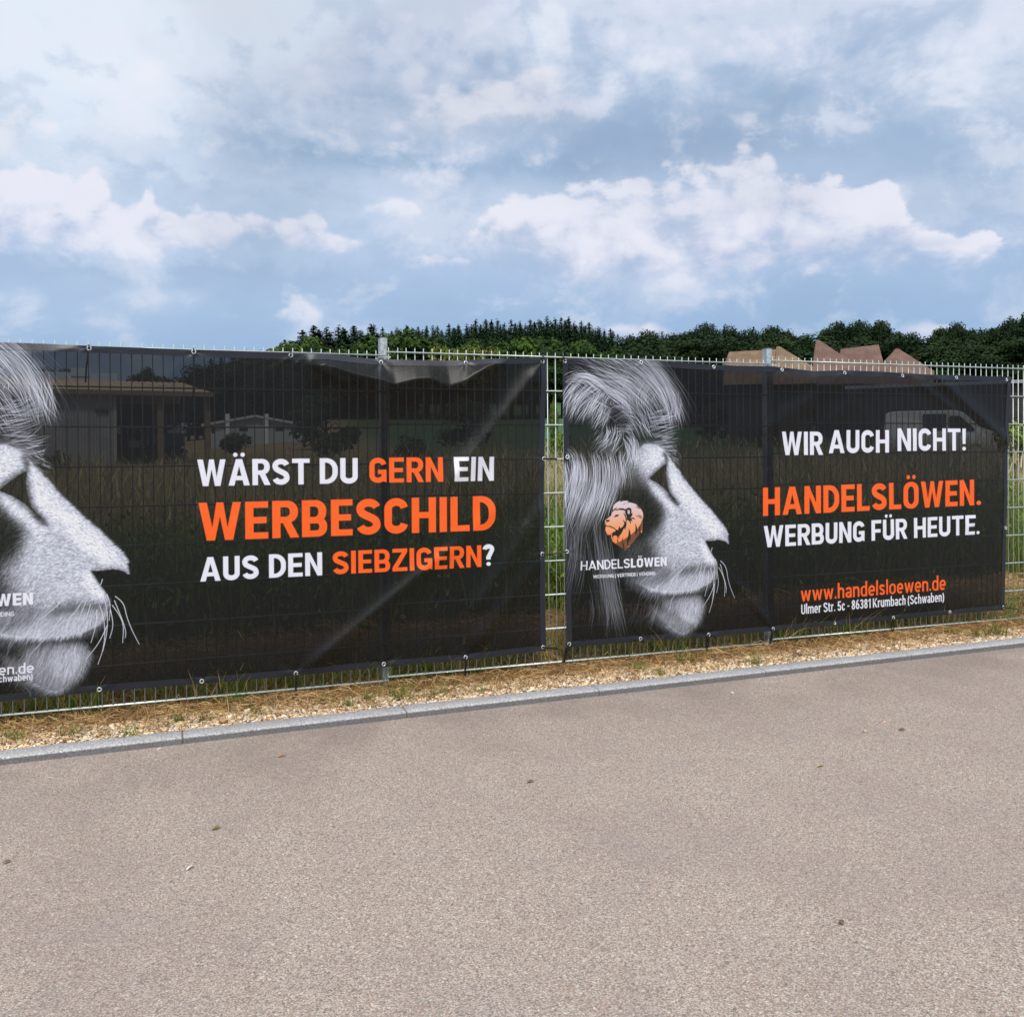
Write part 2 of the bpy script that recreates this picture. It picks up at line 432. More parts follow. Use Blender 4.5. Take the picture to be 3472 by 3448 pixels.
def glyph(ch, w, ax=1.0):
    """returns (advance, [list of separate shapes, each a list of even-odd polygons])"""
    h = w / 2; X = {}
    def S_(p, **k): return stroke(p, w, **k)
    def box(x0, x1, y0, y1): return [[(x0, y0), (x1, y0), (x1, y1), (x0, y1)]]
    g = []; k = (0.48) * ax                       # normal capital width
    hw = w * 0.80                          # horizontals a little thinner
    def bowl(x0, x1, y0, y1):              # D like shape, outer minus inner
        r = min((x1 - x0) * 0.62, (y1 - y0) * 0.46)
        o = [(x0, y0), (x1 - r, y0)] + arc(x1 - r, y0 + r, r, r, -90, 0, 8) + arc(x1 - r, y1 - r, r, r, 0, 90, 8) + [(x0, y1)]
        ri = max(min(r - w * 0.8, x1 - x0 - 2 * w), 0.01)
        i = [(x0 + w, y0 + hw), (x1 - w - ri, y0 + hw)] + arc(x1 - w - ri, y0 + hw + ri, ri, ri, -90, 0, 8) + arc(x1 - w - ri, y1 - hw - ri, ri, ri, 0, 90, 8) + [(x0 + w, y1 - hw)]
        return [o, i]
    def dots(cx, y=1.17):
        r = 0.082; return [[arc(cx - .135, y, r, r, 0, 360, 14)], [arc(cx + .135, y, r, r, 0, 360, 14)]]
    if ch in 'AÄ':
        k = (0.58) * ax; c = k / 2
        g = [[[(0, 0), (c - w * .56, 1), (c + w * .56, 1), (k, 0), (k - w * 1.04, 0), (c, .74), (w * 1.04, 0)]], box(c - k * .27, c + k * .27, .20, .20 + hw)]
        if ch == 'Ä': g += dots(c)
    elif ch == 'B': g = [bowl(0, k, 0, .54), bowl(0, k - .02, .54 - hw, 1)]
    elif ch in 'DÐ': g = [bowl(0, k + .01, 0, 1)]
    elif ch in 'CG':
        r = k / 2 - h; p = arc(k / 2, .70, r, .30 - h, 8, 180, 12) + arc(k / 2, .30, r, .30 - h, 180, 352, 12)
        if ch == 'C': g = [S_(p)]
        else:
            p = arc(k / 2, .70, r, .30 - h, 8, 180, 12) + arc(k / 2, .30, r, .30 - h, 180, 320, 10) + [(k - h, .155), (k - h, .52)]
            g = [S_(p), box(k * .50, k - w + .002, .52 - hw, .52)]
    elif ch in 'OÖ0':
        k = (0.50 if ch != '0' else .46) * ax; g = [[rrect(0, k, -.01, 1.01, k / 2, .29, 9), rrect(w, k - w, hw - .01, 1.01 - hw, k / 2 - w, .19, 9)]]
        if ch == 'Ö': g += dots(k / 2, 1.19)
    elif ch == 'E': k = (.42) * ax; g = [box(0, w, 0, 1), box(w - .01, k, 0, hw), box(w - .01, k, 1 - hw, 1), box(w - .01, k - .04, .5 - hw / 2, .5 + hw / 2)]
    elif ch == 'F': k = (.41) * ax; g = [box(0, w, 0, 1), box(w - .01, k, 1 - hw, 1), box(w - .01, k - .04, .47 - hw / 2, .47 + hw / 2)]
    elif ch == 'H': k = (.50) * ax; g = [box(0, w, 0, 1), box(k - w, k, 0, 1), box(w - .01, k - w + .01, .5 - hw / 2, .5 + hw / 2)]
    elif ch == 'I': k = w; g = [box(0, w, 0, 1)]
    elif ch == '|': k = w; g = [box(0, w, -.18, 1.02)]
    elif ch == 'L': k = (.40) * ax; g = [box(0, w, 0, 1), box(w - .01, k, 0, hw)]
    elif ch == 'N': k = (.50) * ax; g = [box(0, w, 0, 1), box(k - w, k, 0, 1), [[(w - .005, 1), (k - w + .005, w * 1.7), (k - w + .005, 0), (w - .005, 1 - w * 1.7)]]]
    elif ch in 'RP':
        g = [box(0, w, 0, 1), bowl(0, k, .40, 1)]
        if ch == 'R': g.append([[(k * .40, .42), (k * .40 + w * 1.0, .45), (k + .03, 0), (k + .03 - w * 1.1, 0)]])
    elif ch == 'S':
        r = k / 2 - h
        p = arc(k / 2, .73, r, .27 - h, 12, 180, 10) + [(h + .012, .665), (h + .05, .605), (k * .38, .545), (k * .62, .468), (k - h - .05, .405), (k - h - .012, .34)] + arc(k / 2, .27, r, .27 - h, 0, -168, 10)
        g = [S_(p)]
    elif ch == 'T': k = (.50) * ax; g = [box(k / 2 - h, k / 2 + h, 0, 1), box(0, k, 1 - hw, 1)]
    elif ch in 'UÜ':
        k = (.48) * ax; g = [S_([(h, 1.0), (h, .30)] + arc(k / 2, .28, k / 2 - h, .29 - h, 180, 360, 12) + [(k - h, .30), (k - h, 1.0)])]
        if ch == 'Ü': g += dots(k / 2)
    elif ch == 'W':
        k = (.76) * ax; a = w * .98
        g = [[[(0, 1), (a, 1), (.322 * k, .33), (k / 2 - a * .42, 1), (k / 2 + a * .42, 1), (k - .322 * k, .33), (k - a, 1), (k, 1), (k * .81, 0), (k * .81 - a * .98, 0), (k / 2, .63), (.19 * k + a * .98, 0), (.19 * k, 0)]]]
    elif ch == 'V':
        k = (.56) * ax; a = w * 1.0
        g = [[[(0, 1), (a, 1), (k / 2, .25), (k - a, 1), (k, 1), (k / 2 + a * .5, 0), (k / 2 - a * .5, 0)]]]
    elif ch == 'K': k = (.52) * ax; g = [box(0, w, 0, 1), [[(w - .01, .36), (k - w * 1.15, 1), (k, 1), (w - .01, .36 + .0 - w * .0), (w - .01, .30)]], [[(w * .9, .45), (w * 1.6, .62), (k + .02, 0), (k + .02 - w * 1.15, 0)]]]
    elif ch == 'Z': k = (.46) * ax; g = [box(0, k, 1 - hw, 1), box(0, k, 0, hw), [[(0, hw - .005), (w * 1.15, hw - .005), (k, 1 - hw + .005), (k - w * 1.15, 1 - hw + .005)]]]
    elif ch == '!': k = w; g = [[[(0, 1), (w, 1), (w * .9, .30), (w * .1, .30)]], [arc(h, .09, h * 1.02, .088, 0, 360, 14)]]
    elif ch == '.': k = w; g = [[arc(h, .085, h * 1.02, .085, 0, 360, 14)]]
    elif ch == '?':
        k = (.40) * ax; r = k / 2 - h
        g = [S_(arc(k / 2, .76, r, .24 - h, 178, -15, 12) + [(k * .62, .52), (k / 2, .40), (k / 2, .29)]), [arc(k / 2, .09, h * 1.02, .088, 0, 360, 14)]]
    elif ch == '-': k = (.24) * ax; g = [box(0, k, .42 - hw / 2, .42 + hw / 2)]
    elif ch == '(': k = (.22) * ax; g = [S_(arc(.30, .40, .30 - h, .62, 122, 238, 10))]
    elif ch == ')': k = (.22) * ax; g = [S_(arc(-.08, .40, .30 - h, .62, 58, -58, 10))]
    elif ch == '1': k = (.28) * ax; g = [box(k - w, k, 0, 1), [[(0, .80), (k - w + .01, 1), (k - w + .01, .84), (0, .68)]]]
    elif ch == '3':
        k = (.42) * ax; r = k / 2 - h
        g = [S_(arc(k / 2, .75, r, .25 - h, 170, -80, 12) + [(k * .40, .52)]), S_([(k * .40, .52)] + arc(k / 2, .27, r, .27 - h, 80, -170, 12))]
    elif ch == '5': k = (.42) * ax; r = k / 2 - h; g = [box(.06, k - .02, 1 - hw, 1), [[(.06, 1), (.06 + w, 1), (.03 + w, .52), (.02, .48)]], S_([(.04, .52)] + arc(k / 2, .32, r, .32 - h, 100, -165, 14))]
    elif ch == '6': k = (.44) * ax; r = k / 2 - h; g = [S_(arc(k / 2, .32, r, .32 - h, 0, 360, 18)[:-1], closed=True), S_([(h, .34), (h + .01, .55), (k * .36, .86), (k * .74, .97)])]
    elif ch == '8': k = (.43) * ax; r = k / 2 - h; g = [S_(arc(k / 2, .27, r, .27 - h, 0, 360, 16)[:-1], closed=True), S_(arc(k / 2, .75, r - .015, .25 - h, 0, 360, 16)[:-1], closed=True)]
    # lower case, x height .74
    elif ch in 'odbea':
        k = (.42) * ax; x = .74; ring = [rrect(0, k, -.01, x + .01, k / 2, .26, 8), rrect(w, k - w, hw - .01, x + .01 - hw, k / 2 - w, .16, 8)]
        if ch == 'o': g = [ring]
        elif ch == 'd': g = [ring, box(k - w, k, 0, 1.08)]
        elif ch == 'b': g = [ring, box(0, w, 0, 1.08)]
        elif ch == 'e': g = [S_([(w * .8, .36), (k - h, .36)] + arc(k / 2, x - .27, k / 2 - h, .28 - h, 0, 180, 12) + arc(k / 2, .27, k / 2 - h, .28 - h, 180, 318, 12))]
        else: k = (.40) * ax; g = [S_([(k - h, 0), (k - h, .48)] + arc(k / 2, x - .22, k / 2 - h, .23 - h, 0, 165, 9)), S_(arc(k / 2 - .01, .21, k / 2 - h, .22 - h, 60, 400, 14))]
    elif ch in 'hnmu':
        k = (.41) * ax; x = .74; r = k / 2 - h
        if ch == 'u': g = [S_([(h, x), (h, .24)] + arc(k / 2, .22, r, .23 - h, 180, 330, 10)), box(k - w, k, 0, x)]
        else:
            g = [box(0, w, 0, 1.08 if ch == 'h' else x), S_(arc(k / 2, x - .22, r, .23 - h, 150, 0, 10) + [(k - h, .4), (k - h, 0)])]
            if ch == 'm': g.append(S_(arc(k / 2 + k - w, x - .22, r, .23 - h, 150, 0, 10) + [(2 * k - w - h, .4), (2 * k - w - h, 0)])); k = 2 * k - w
    elif ch == 'l': k = w; g = [box(0, w, 0, 1.08)]
    elif ch == 'k': k = (.42) * ax; g = [box(0, w, 0, 1.08), [[(w - .01, .28), (k - w * 1.1, .74), (k, .74), (w - .01, .20)]], [[(w, .38), (w * 1.6, .50), (k + .02, 0), (k + .02 - w * 1.15, 0)]]]
    elif ch == 'r': k = (.28) * ax; g = [box(0, w, 0, .74), S_([(h, .45), (h + .03, .60), (k * .62, .675), (k, .675)])]
    elif ch == 't': k = (.28) * ax; g = [S_([(.10, .92), (.10, .22), (.13, .10), (.19, h), (k, h)]), box(0, k, .74 - hw, .74)]
    elif ch == 's':
        k = (.38) * ax; r = k / 2 - h
        g = [S_(arc(k / 2, .545, r, .205 - h, 15, 180, 9) + [(k * .3, .42), (k * .7, .32)] + arc(k / 2, .195, r, .205 - h, 0, -165, 9))]
    elif ch == 'c': k = (.39) * ax; g = [S_(arc(k / 2, .47, k / 2 - h, .28 - h, 20, 180, 10) + arc(k / 2, .27, k / 2 - h, .28 - h, 180, 340, 10))]
    elif ch == 'w':
        k = (.62) * ax; a = w * .98
        g = [[[(0, .74), (a, .74), (.323 * k, .26), (k / 2 - a * .4, .74), (k / 2 + a * .4, .74), (k - .323 * k, .26), (k - a, .74), (k, .74), (k * .8, 0), (k * .8 - a * .9, 0), (k / 2, .46), (.2 * k + a * .9, 0), (.2 * k, 0)]]]
    elif ch == ' ': k = (.12) * ax
    return k, g


def text(cv, s, x0, x1, base, cap, color, weights=.16, track=.076, slope=0.0):
    """sets a line between x0 and x1 (metres in the banner plane)"""
    W_ = weights if isinstance(weights, (list, tuple)) else [weights] * len(s)
    ax, L = 1.15, (x1 - x0) / cap
    for _ in range(12):                    # widths are found so that the stems keep their weight
        pen, items = 0.0, []
        for ch, w in zip(s, W_):
            k, g = glyph(ch, w, ax); items.append((pen, g)); pen += k + track * ax
        ax *= (1 + (L - (pen - track * ax)) / L * 1.3)
    tot = pen - track * ax; sc = (x1 - x0) / tot
    for p, g in items:
        for shape in g:
            cv.fill([[(x0 + (p + x) * sc, base + y * cap + slope * (p + x) * sc) for x, y in q] for q in shape], color)


WHITE = (0.76, 0.77, 0.86); ORANGE = (0.95, 0.125, 0.014)
INK = 0.0022


def q1(x, y):                             # point read off the photograph of the lion -> plane of the banner
    return onp(1800 + x / 1.745, 1150 + y / 1.745)


def lion(cv, off, sc, org, seed):
    """the black and white lion photograph. everything is drawn in metres; off/sc/org map it to this banner"""
    R_ = np.random.default_rng(seed)
    def M(P):
        P = np.array([q1(*p) for p in P]); return (P - org) * sc + off
    H, Wd = cv.h, cv.w
    # --- tone of the short haired face: soft blobs of brightness
    tone = np.zeros((H, Wd), np.float32)
    def blob(P, val, soft, mode='mix'):
        nonlocal tone
        r = cv.poly_mask([M(P)], 1)
        if r is None: return
        m_ = np.zeros((H, Wd), np.float32); m_[r[3]:r[4], r[1]:r[2]] = r[0]
        if soft > 1: m_ = blur(m_, soft)
        tone = tone * (1 - m_) + val * m_
    face = [(725, 618), (765, 640), (800, 672), (835, 722), (868, 770), (905, 833), (960, 900), (1012, 962), (1060, 1012), (1102, 1066), (1142, 1112), (1164, 1160),
            (1171, 1210), (1150, 1192), (1112, 1182), (1078, 1188), (1028, 1190), (1048, 1232), (1070, 1268), (1090, 1308), (1098, 1345), (1092, 1385), (1066, 1440), (1000, 1478), (930, 1492),
            (840, 1500), (760, 1492), (690, 1478), (610, 1440), (560, 1330), (600, 1200), (590, 1050), (560, 900), (590, 760), (630, 660), (670, 620)]
    blob(face, 0.54, 2)
    blob([(560, 700), (640, 780), (700, 860), (760, 930), (812, 1000), (812, 1080), (760, 1130), (700, 1200), (650, 1330), (600, 1440), (500, 1440), (500, 700)], 0.045, 20)
    blob([(560, 640), (640, 600), (650, 720), (630, 860), (560, 860)], 0.22, 20)
    blob([(640, 660), (700, 620), (770, 640), (796, 680), (790, 740), (740, 770), (690, 815), (650, 790), (636, 720)], 0.62, 16)
    blob([(700, 650), (760, 650), (785, 690), (770, 735), (720, 760), (680, 730)], 0.74, 12)
    blob([(810, 700), (850, 760), (890, 830), (960, 915), (1060, 1025), (1130, 1110), (1150, 1170), (1080, 1170), (1010, 1120), (950, 1040), (880, 960), (830, 900), (808, 800)], 0.76, 10)
    blob([(690, 830), (740, 850), (800, 920), (860, 990), (900, 1060), (860, 1080), (790, 980), (720, 900)], 0.72, 8)
    blob([(800, 1010), (900, 1040), (1000, 1120), (1030, 1200), (1070, 1290), (1090, 1340), (1000, 1310), (900, 1300), (820, 1240), (790, 1120)], 0.60, 12)
    blob([(540, 1200), (700, 1180), (780, 1330), (760, 1420), (600, 1470), (520, 1400)], 0.13, 18)
    blob([(1030, 1195), (1050, 1240), (1080, 1290), (1095, 1340), (1050, 1330), (1010, 1260), (1000, 1190)], 0.76, 6)
    blob([(980, 1335), (1100, 1340), (1090, 1380), (1020, 1372), (930, 1390), (860, 1400), (900, 1350)], 0.24, 8)
    blob([(700, 1370), (800, 1330), (860, 1360), (820, 1440), (740, 1470), (650, 1440)], 0.32, 12)
    blob([(840, 1462), (1000, 1440), (1060, 1420), (1040, 1450), (930, 1482), (830, 1490), (700, 1480), (760, 1462)], 0.55, 5)
    blob([(798, 665), (812, 700), (806, 760), (800, 745), (794, 705), (780, 672)], 0.12, 3)
    blob([(690, 822), (740, 772), (800, 722), (812, 800), (826, 900), (884, 985), (850, 965), (780, 884), (738, 850)], 0.16, 6)
    blob([(700, 826), (738, 788), (784, 748), (803, 738), (797, 800), (806, 862), (820, 908), (868, 968), (845, 950), (792, 884), (748, 850)], 0.0, 1)
    blob([(812, 900), (850, 940), (880, 990), (860, 985), (825, 940)], 0.10, 4)
    blob([(1030, 1192), (1112, 1186), (1171, 1212), (1160, 1245), (1128, 1288), (1100, 1318), (1070, 1268)], 0.022, 2)
    chin = [(770, 1540), (860, 1524), (960, 1520), (1016, 1524), (1028, 1560), (1012, 1620), (985, 1675), (935, 1728), (900, 1748), (850, 1725), (800, 1690), (745, 1640), (690, 1560)]
    blob(chin, 0.34, 7)
    blob([(880, 1540), (1000, 1530), (1010, 1600), (960, 1680), (900, 1690), (880, 1600)], 0.50, 10)
    blob([(690, 1500), (790, 1505), (780, 1620), (700, 1580)], 0.06, 12)
    base = tone.copy()
    # --- splat lines of hair
    acc = np.zeros(H * Wd, np.float32)
    def splat(P, I):
        """P (n,k,2) uv points along n hairs, I (n,k) strength"""
        I = np.broadcast_to(I, P.shape[:2]).reshape(-1); Q = cv.px(P).reshape(-1, 2)
        ok = (Q[:, 0] > 1) & (Q[:, 0] < Wd - 2) & (Q[:, 1] > 1) & (Q[:, 1] < H - 2); Q, I = Q[ok] - 0.5, I[ok]
        i = np.floor(Q).astype(int); fx, fy = (Q - i).T
        for dx, dy, w_ in ((0, 0, (1 - fx) * (1 - fy)), (1, 0, fx * (1 - fy)), (0, 1, (1 - fx) * fy), (1, 1, fx * fy)):
            acc[:] += np.bincount((i[:, 1] + dy) * Wd + i[:, 0] + dx, weights=I * w_, minlength=H * Wd).astype(np.float32)
    def hairs(G, n, spread, bright, jitter=0.012, clump=6, wid=1, k=70, taper=True):
        """n hairs following the guide polyline G; spread across it in metres (start, end)"""
        G = M(G)
        for _ in range(3):                 # round the corners of the guide
            G = np.concatenate([G[:1], np.stack([G[:-1] * .75 + G[1:] * .25, G[:-1] * .25 + G[1:] * .75], 1).reshape(-1, 2), G[-1:]])
        seg = np.r_[0, np.cumsum(np.hypot(*np.diff(G, axis=0).T))]; L = seg[-1]
        # catmull like smoothing through dense interpolation
        t = np.linspace(0, 1, 60); gx = np.interp(t * L, seg, G[:, 0]); gy = np.interp(t * L, seg, G[:, 1])
        for _ in range(14):
            gx[1:-1] = (gx[:-2] + gx[1:-1] * 2 + gx[2:]) / 4; gy[1:-1] = (gy[:-2] + gy[1:-1] * 2 + gy[2:]) / 4
        tx, ty = np.gradient(gx), np.gradient(gy); nl = np.hypot(tx, ty) + 1e-9; nx, ny = -ty / nl, tx / nl
        if taper: n = max(8, int(n * .34))
        nc = max(1, n // clump); cen = R_.uniform(-1, 1, nc); ci = R_.integers(0, nc, n)
        o = (cen[ci] + R_.normal(0, .16, n)) * (1.35 if taper else 1)
        cb = (R_.uniform(.2, 1.3, nc) ** 1.2)[ci][:, None] if clump > 2 else 1.0
        s0 = R_.uniform(0, .5, n); s1 = np.minimum(1, s0 + R_.uniform(.25, .75, n))
        if not taper: s0 *= 0; s1 = s1 * 0 + 1
        kk = int(max(24, L * .8 * RES / .8))
        u = np.linspace(0, 1, kk)[None]; tt = s0[:, None] + (s1 - s0)[:, None] * u
        sp = (spread[0] + (spread[1] - spread[0]) * tt) * sc
        wob = R_.normal(0, jitter * .8, (n, 1)) * np.sin(tt * R_.uniform(2, 5, (n, 1)) + R_.uniform(0, 6, (n, 1))) * sc
        drift = R_.normal(0, .13, (n, 1)) * min(L, .28 * sc) * (tt - s0[:, None]) + R_.normal(0, .10, (n, 1)) * min(L, .28 * sc) * (tt - s0[:, None]) ** 2 * 2 if taper else 0
        off_ = o[:, None] * sp + wob + drift
        X = np.interp(tt, t, gx) + np.interp(tt, t, nx) * off_; Y = np.interp(tt, t, gy) + np.interp(tt, t, ny) * off_
        I = bright * 2.3 * cb * (R_.uniform(.1, 1, (n, 1)) ** 1.6 * 1.5 + .1) * (np.minimum(1, (1 - u) * 2.2) * np.minimum(1, u * 5 + .2)) if taper else bright * R_.uniform(.6, 1, (n, 1)) * (1 - u * .55)
        step = L * (s1 - s0)[:, None] / kk * RES
        I = I * np.minimum(1.0, step)
        for j in range(wid): splat(np.stack([X + j * .6 / RES, Y], -1), I)
    def flush(gain=1.0):
        nonlocal acc
        a = 1 - np.exp(-gain * acc.reshape(H, Wd)); acc = np.zeros(H * Wd, np.float32); return a
    # --- short fur: flow directions and tone modulation
    fl = [((660, 690), 200), ((750, 680), 170), ((850, 800), 130), ((960, 950), 140), ((1100, 1120), 130), ((720, 880), 230), ((850, 1020), 200), ((700, 1100), 245), ((600, 900), 250),
          ((900, 1150), 190), ((1000, 1250), 170), ((820, 1250), 215), ((720, 1320), 240), ((900, 1370), 235), ((1050, 1400), 260), ((620, 1250), 255), ((800, 1600), 235), ((900, 1600), 250), ((1000, 1580), 268), ((950, 1680), 245), ((650, 1430), 235), ((980, 1440), 250)]
    fp = M([f[0] for f in fl]); fa = np.radians([f[1] for f in fl])
    bb = M(face + chin); lo, hi = bb.min(0), bb.max(0)
    n = int(120000 * sc * sc); c = R_.uniform(lo, hi, (n, 2)); q = cv.px(c).astype(int)
    ok = (q[:, 0] > 2) & (q[:, 0] < Wd - 3) & (q[:, 1] > 2) & (q[:, 1] < H - 3); c, q = c[ok], q[ok]
    tv = base[q[:, 1], q[:, 0]]; keep = tv > .03; c, tv = c[keep], tv[keep]
    d2 = ((c[:, None] - fp[None]) ** 2).sum(-1); w_ = 1 / (d2 + 1e-4) ** 1.5
    ang = np.arctan2((w_ * np.sin(fa)).sum(1), (w_ * np.cos(fa)).sum(1)) + R_.normal(0, .22, len(c))
    lowm = c[:, 1] < M([(0, 1400)])[0, 1]
    ln = np.where(lowm, R_.uniform(.03, .07, len(c)), np.where(tv < .3, R_.uniform(.014, .032, len(c)), R_.uniform(.008, .018, len(c)))) * sc
    u = np.linspace(0, 1, 22)[None]
    P = np.stack([c[:, :1] + np.cos(ang)[:, None] * ln[:, None] * u, c[:, 1:] + np.sin(ang)[:, None] * ln[:, None] * u - (u * ln[:, None]) ** 2 * 2], -1)
    pos = R_.uniform(0, 1, (len(c), 1)) < .5
    st = np.minimum(1.0, ln[:, None] / 22 * RES * 1.0)
    splat(P[pos[:, 0]], ((tv[:, None] * 1.6 + .05) * R_.uniform(.2, 1.4, (len(c), 1)) * (1 - u * .5) * st)[pos[:, 0]]); bright = flush(.42)
    splat(P[~pos[:, 0]], (R_.uniform(.2, 1.3, (len(c), 1)) * (1 - u * .3) * st)[~pos[:, 0]]); dark = flush(.40)
    # mottling so that the coat is not even
    nz = R_.normal(0, 1, (H, Wd)).astype(np.float32); nz = blur(nz, 1) * 5
    t_ = base * (1 + nz * .07) ; fur = np.clip(t_ * (1 - dark * (.95 - base * .50)) + bright * (.26 + base * .25) - .04, 0, 1)
    inside = np.clip(base * 14, 0, 1); fur = fur * np.maximum(inside, .0) + bright * (1 - inside) * .35
    # the fuzzy outline of face and chin: short hairs that stick out
    def fringe(P, n_, l0, l1, side, br, lean=0.5):
        G = M(P); seg = np.r_[0, np.cumsum(np.hypot(*np.diff(G, axis=0).T))]
        s = R_.uniform(0, seg[-1], n_); gx, gy = np.interp(s, seg, G[:, 0]), np.interp(s, seg, G[:, 1])
        e = .004; tx = np.interp(s + e, seg, G[:, 0]) - np.interp(s - e, seg, G[:, 0]); ty = np.interp(s + e, seg, G[:, 1]) - np.interp(s - e, seg, G[:, 1]); L_ = np.hypot(tx, ty) + 1e-9
        dx, dy = tx / L_ * lean - side * ty / L_, ty / L_ * lean + side * tx / L_
        a = R_.normal(0, .25, n_); ca, sa = np.cos(a), np.sin(a); dx, dy = dx * ca - dy * sa, dx * sa + dy * ca
        l = R_.uniform(l0, l1, n_)[:, None] * sc; u = np.linspace(0, 1, 20)[None]
        splat(np.stack([gx[:, None] + dx[:, None] * l * (u - .35), gy[:, None] + dy[:, None] * l * (u - .35)], -1), br * R_.uniform(.4, 1.2, (n_, 1)) * (1 - u * .8) * np.minimum(1, l / 20 * RES))
    fringe([(868, 770), (905, 833), (960, 900), (1012, 962), (1060, 1012), (1102, 1066), (1142, 1112), (1164, 1160)], 900, .008, .022, 1, .8)
    fringe([(1171, 1210), (1150, 1192), (1112, 1182), (1078, 1188), (1030, 1190)], 240, .004, .012, 1, .6)
    fringe([(690, 1478), (760, 1492), (840, 1500), (930, 1492), (1000, 1478)], 700, .012, .045, -1, .55, -.3)
    fringe([(1028, 1560), (1012, 1620), (985, 1675), (935, 1728), (900, 1748), (850, 1725), (800, 1690), (800, 1690)], 900, .02, .06, 1, .22, .6)
    fur = np.maximum(fur, flush(.9) * .8)
    # --- mane
    g_ = []
    A_ = lambda P, n_, s_, b, **k: hairs(P, n_, s_, b, **k)
    # crown: dense fine hair running over the head
    A_([(200, 90), (420, 130), (640, 230), (790, 420), (840, 560)], 1500, (.10, .16), .13, clump=1, jitter=.02)
    A_([(420, 110), (600, 150), (740, 280), (830, 430), (868, 560)], 1300, (.10, .07), .19, clump=2, jitter=.012)
    A_([(620, 118), (720, 190), (800, 300), (845, 430), (872, 560)], 800, (.04, .035), .34, clump=3)
    A_([(230, 110), (400, 230), (560, 330), (680, 460), (720, 600)], 900, (.13, .10), .20, clump=1, jitter=.03)
    A_([(700, 160), (600, 330), (640, 480), (700, 610)], 500, (.10, .05), .16, clump=1, jitter=.03)
    # brow crest sweeping up to the outer edge
    for a, b, c_ in (((690, 560), (780, 540), (888, 520)), ((700, 590), (790, 580), (892, 560)), ((715, 615), (800, 600), (884, 590)), ((730, 620), (815, 630), (876, 625)), ((760, 630), (830, 665), (872, 668)), ((790, 655), (845, 700), (884, 712)), ((680, 500), (780, 500), (880, 480)), ((700, 470), (790, 460), (868, 430)), ((815, 690), (860, 740), (888, 772))):
        A_([a, b, (c_[0], c_[1] - 14)], 170, (.034, .034), .34, clump=4, jitter=.010)
    A_([(640, 430), (690, 520), (730, 610)], 420, (.05, .03), .25, clump=3)
    A_([(840, 300), (862, 400), (880, 520)], 420, (.035, .02), .40, clump=4)
    # ear tuft and curls
    A_([(200, 260), (270, 225), (350, 240), (420, 290), (470, 360)], 500, (.022, .03), .62, clump=8)
    A_([(330, 235), (260, 290), (215, 380), (198, 470)], 520, (.035, .03), .60, clump=9)
    A_([(400, 270), (330, 330), (270, 410), (222, 500)], 620, (.04, .025), .60, clump=9)
    A_([(440, 300), (400, 370), (350, 440), (310, 520)], 560, (.035, .022), .58, clump=9)
    A_([(470, 350), (450, 430), (420, 500), (380, 560)], 420, (.028, .02), .52, clump=8)
    A_([(350, 225), (450, 240), (560, 310), (610, 390), (622, 440)], 420, (.04, .045), .36, clump=3, jitter=.014)
    A_([(430, 300), (520, 330), (590, 400), (600, 450)], 260, (.02, .03), .50, clump=4)
    for a, b, c_ in (((470, 470), (540, 430), (624, 442)), ((480, 500), (560, 455), (628, 490)), ((500, 530), (560, 500), (626, 530)), ((510, 560), (560, 530), (610, 560)), ((450, 450), (500, 400), (580, 420))):
        A_([a, b, c_], 110, (.010, .014), .60, clump=6, jitter=.006)
    A_([(500, 490), (500, 560), (460, 640), (410, 690)], 520, (.04, .035), .42, clump=7)
    A_([(560, 560), (600, 620), (605, 700), (590, 790)], 620, (.030, .022), .58, clump=8)
    A_([(440, 540), (400, 620), (340, 680)], 300, (.05, .05), .26, clump=4)
    # the long mane
    A_([(205, 650), (250, 665), (262, 760), (238, 900), (205, 1010)], 420, (.022, .02), .55, clump=9)
    A_([(200, 700), (212, 800), (205, 950), (200, 1100)], 420, (.012, .014), .55, clump=9)
    A_([(260, 660), (292, 760), (262, 900), (222, 1040), (198, 1170)], 620, (.024, .022), .52, clump=10)
    A_([(320, 655), (352, 780), (320, 930), (262, 1080), (205, 1230)], 680, (.026, .03), .50, clump=11)
    A_([(380, 655), (415, 790), (385, 930), (325, 1080), (262, 1230)], 680, (.026, .028), .52, clump=11)
    A_([(440, 660), (468, 780), (450, 900), (400, 1040), (340, 1160)], 620, (.024, .024), .50, clump=10)
    A_([(495, 670), (515, 780), (500, 900), (470, 1000), (452, 1090)], 480, (.022, .018), .46, clump=9)
    A_([(545, 640), (560, 740), (560, 840), (540, 920)], 380, (.020, .018), .40, clump=7)
    A_([(200, 1050), (222, 1150), (215, 1290), (200, 1400)], 420, (.02, .03), .34, clump=8)
    A_([(300, 1060), (290, 1200), (270, 1380), (225, 1560)], 420, (.03, .03), .30, clump=8)
    A_([(350, 1060), (372, 1220), (400, 1400), (440, 1580), (470, 1700)], 480, (.035, .03), .30, clump=8)
    A_([(420, 1060), (440, 1240), (470, 1420), (515, 1600), (545, 1790)], 620, (.035, .022), .36, clump=8)
    A_([(470, 1250), (460, 1400), (480, 1560), (490, 1790)], 620, (.03, .024), .36, clump=9)
    A_([(400, 1420), (420, 1560), (400, 1780)], 300, (.05, .06), .14, clump=5)
    A_([(620, 1500), (600, 1600), (560, 1740)], 260, (.06, .06), .12, clump=4)
    # jaw and beard
    for x in range(560, 760, 22):
        A_([(x + 90, 1330 + (x - 560) * .45), (x + 30, 1400 + (x - 560) * .40), (x - 10, 1480 + (x - 560) * .30)], 90, (.018, .018), .26, clump=4, jitter=.006)
    for x in range(640, 840, 20):
        A_([(x + 40, 1440 + (x - 640) * .12), (x + 5, 1490 + (x - 640) * .12), (x - 30, 1560 + (x - 640) * .2)], 90, (.014, .018), .26, clump=4, jitter=.005)
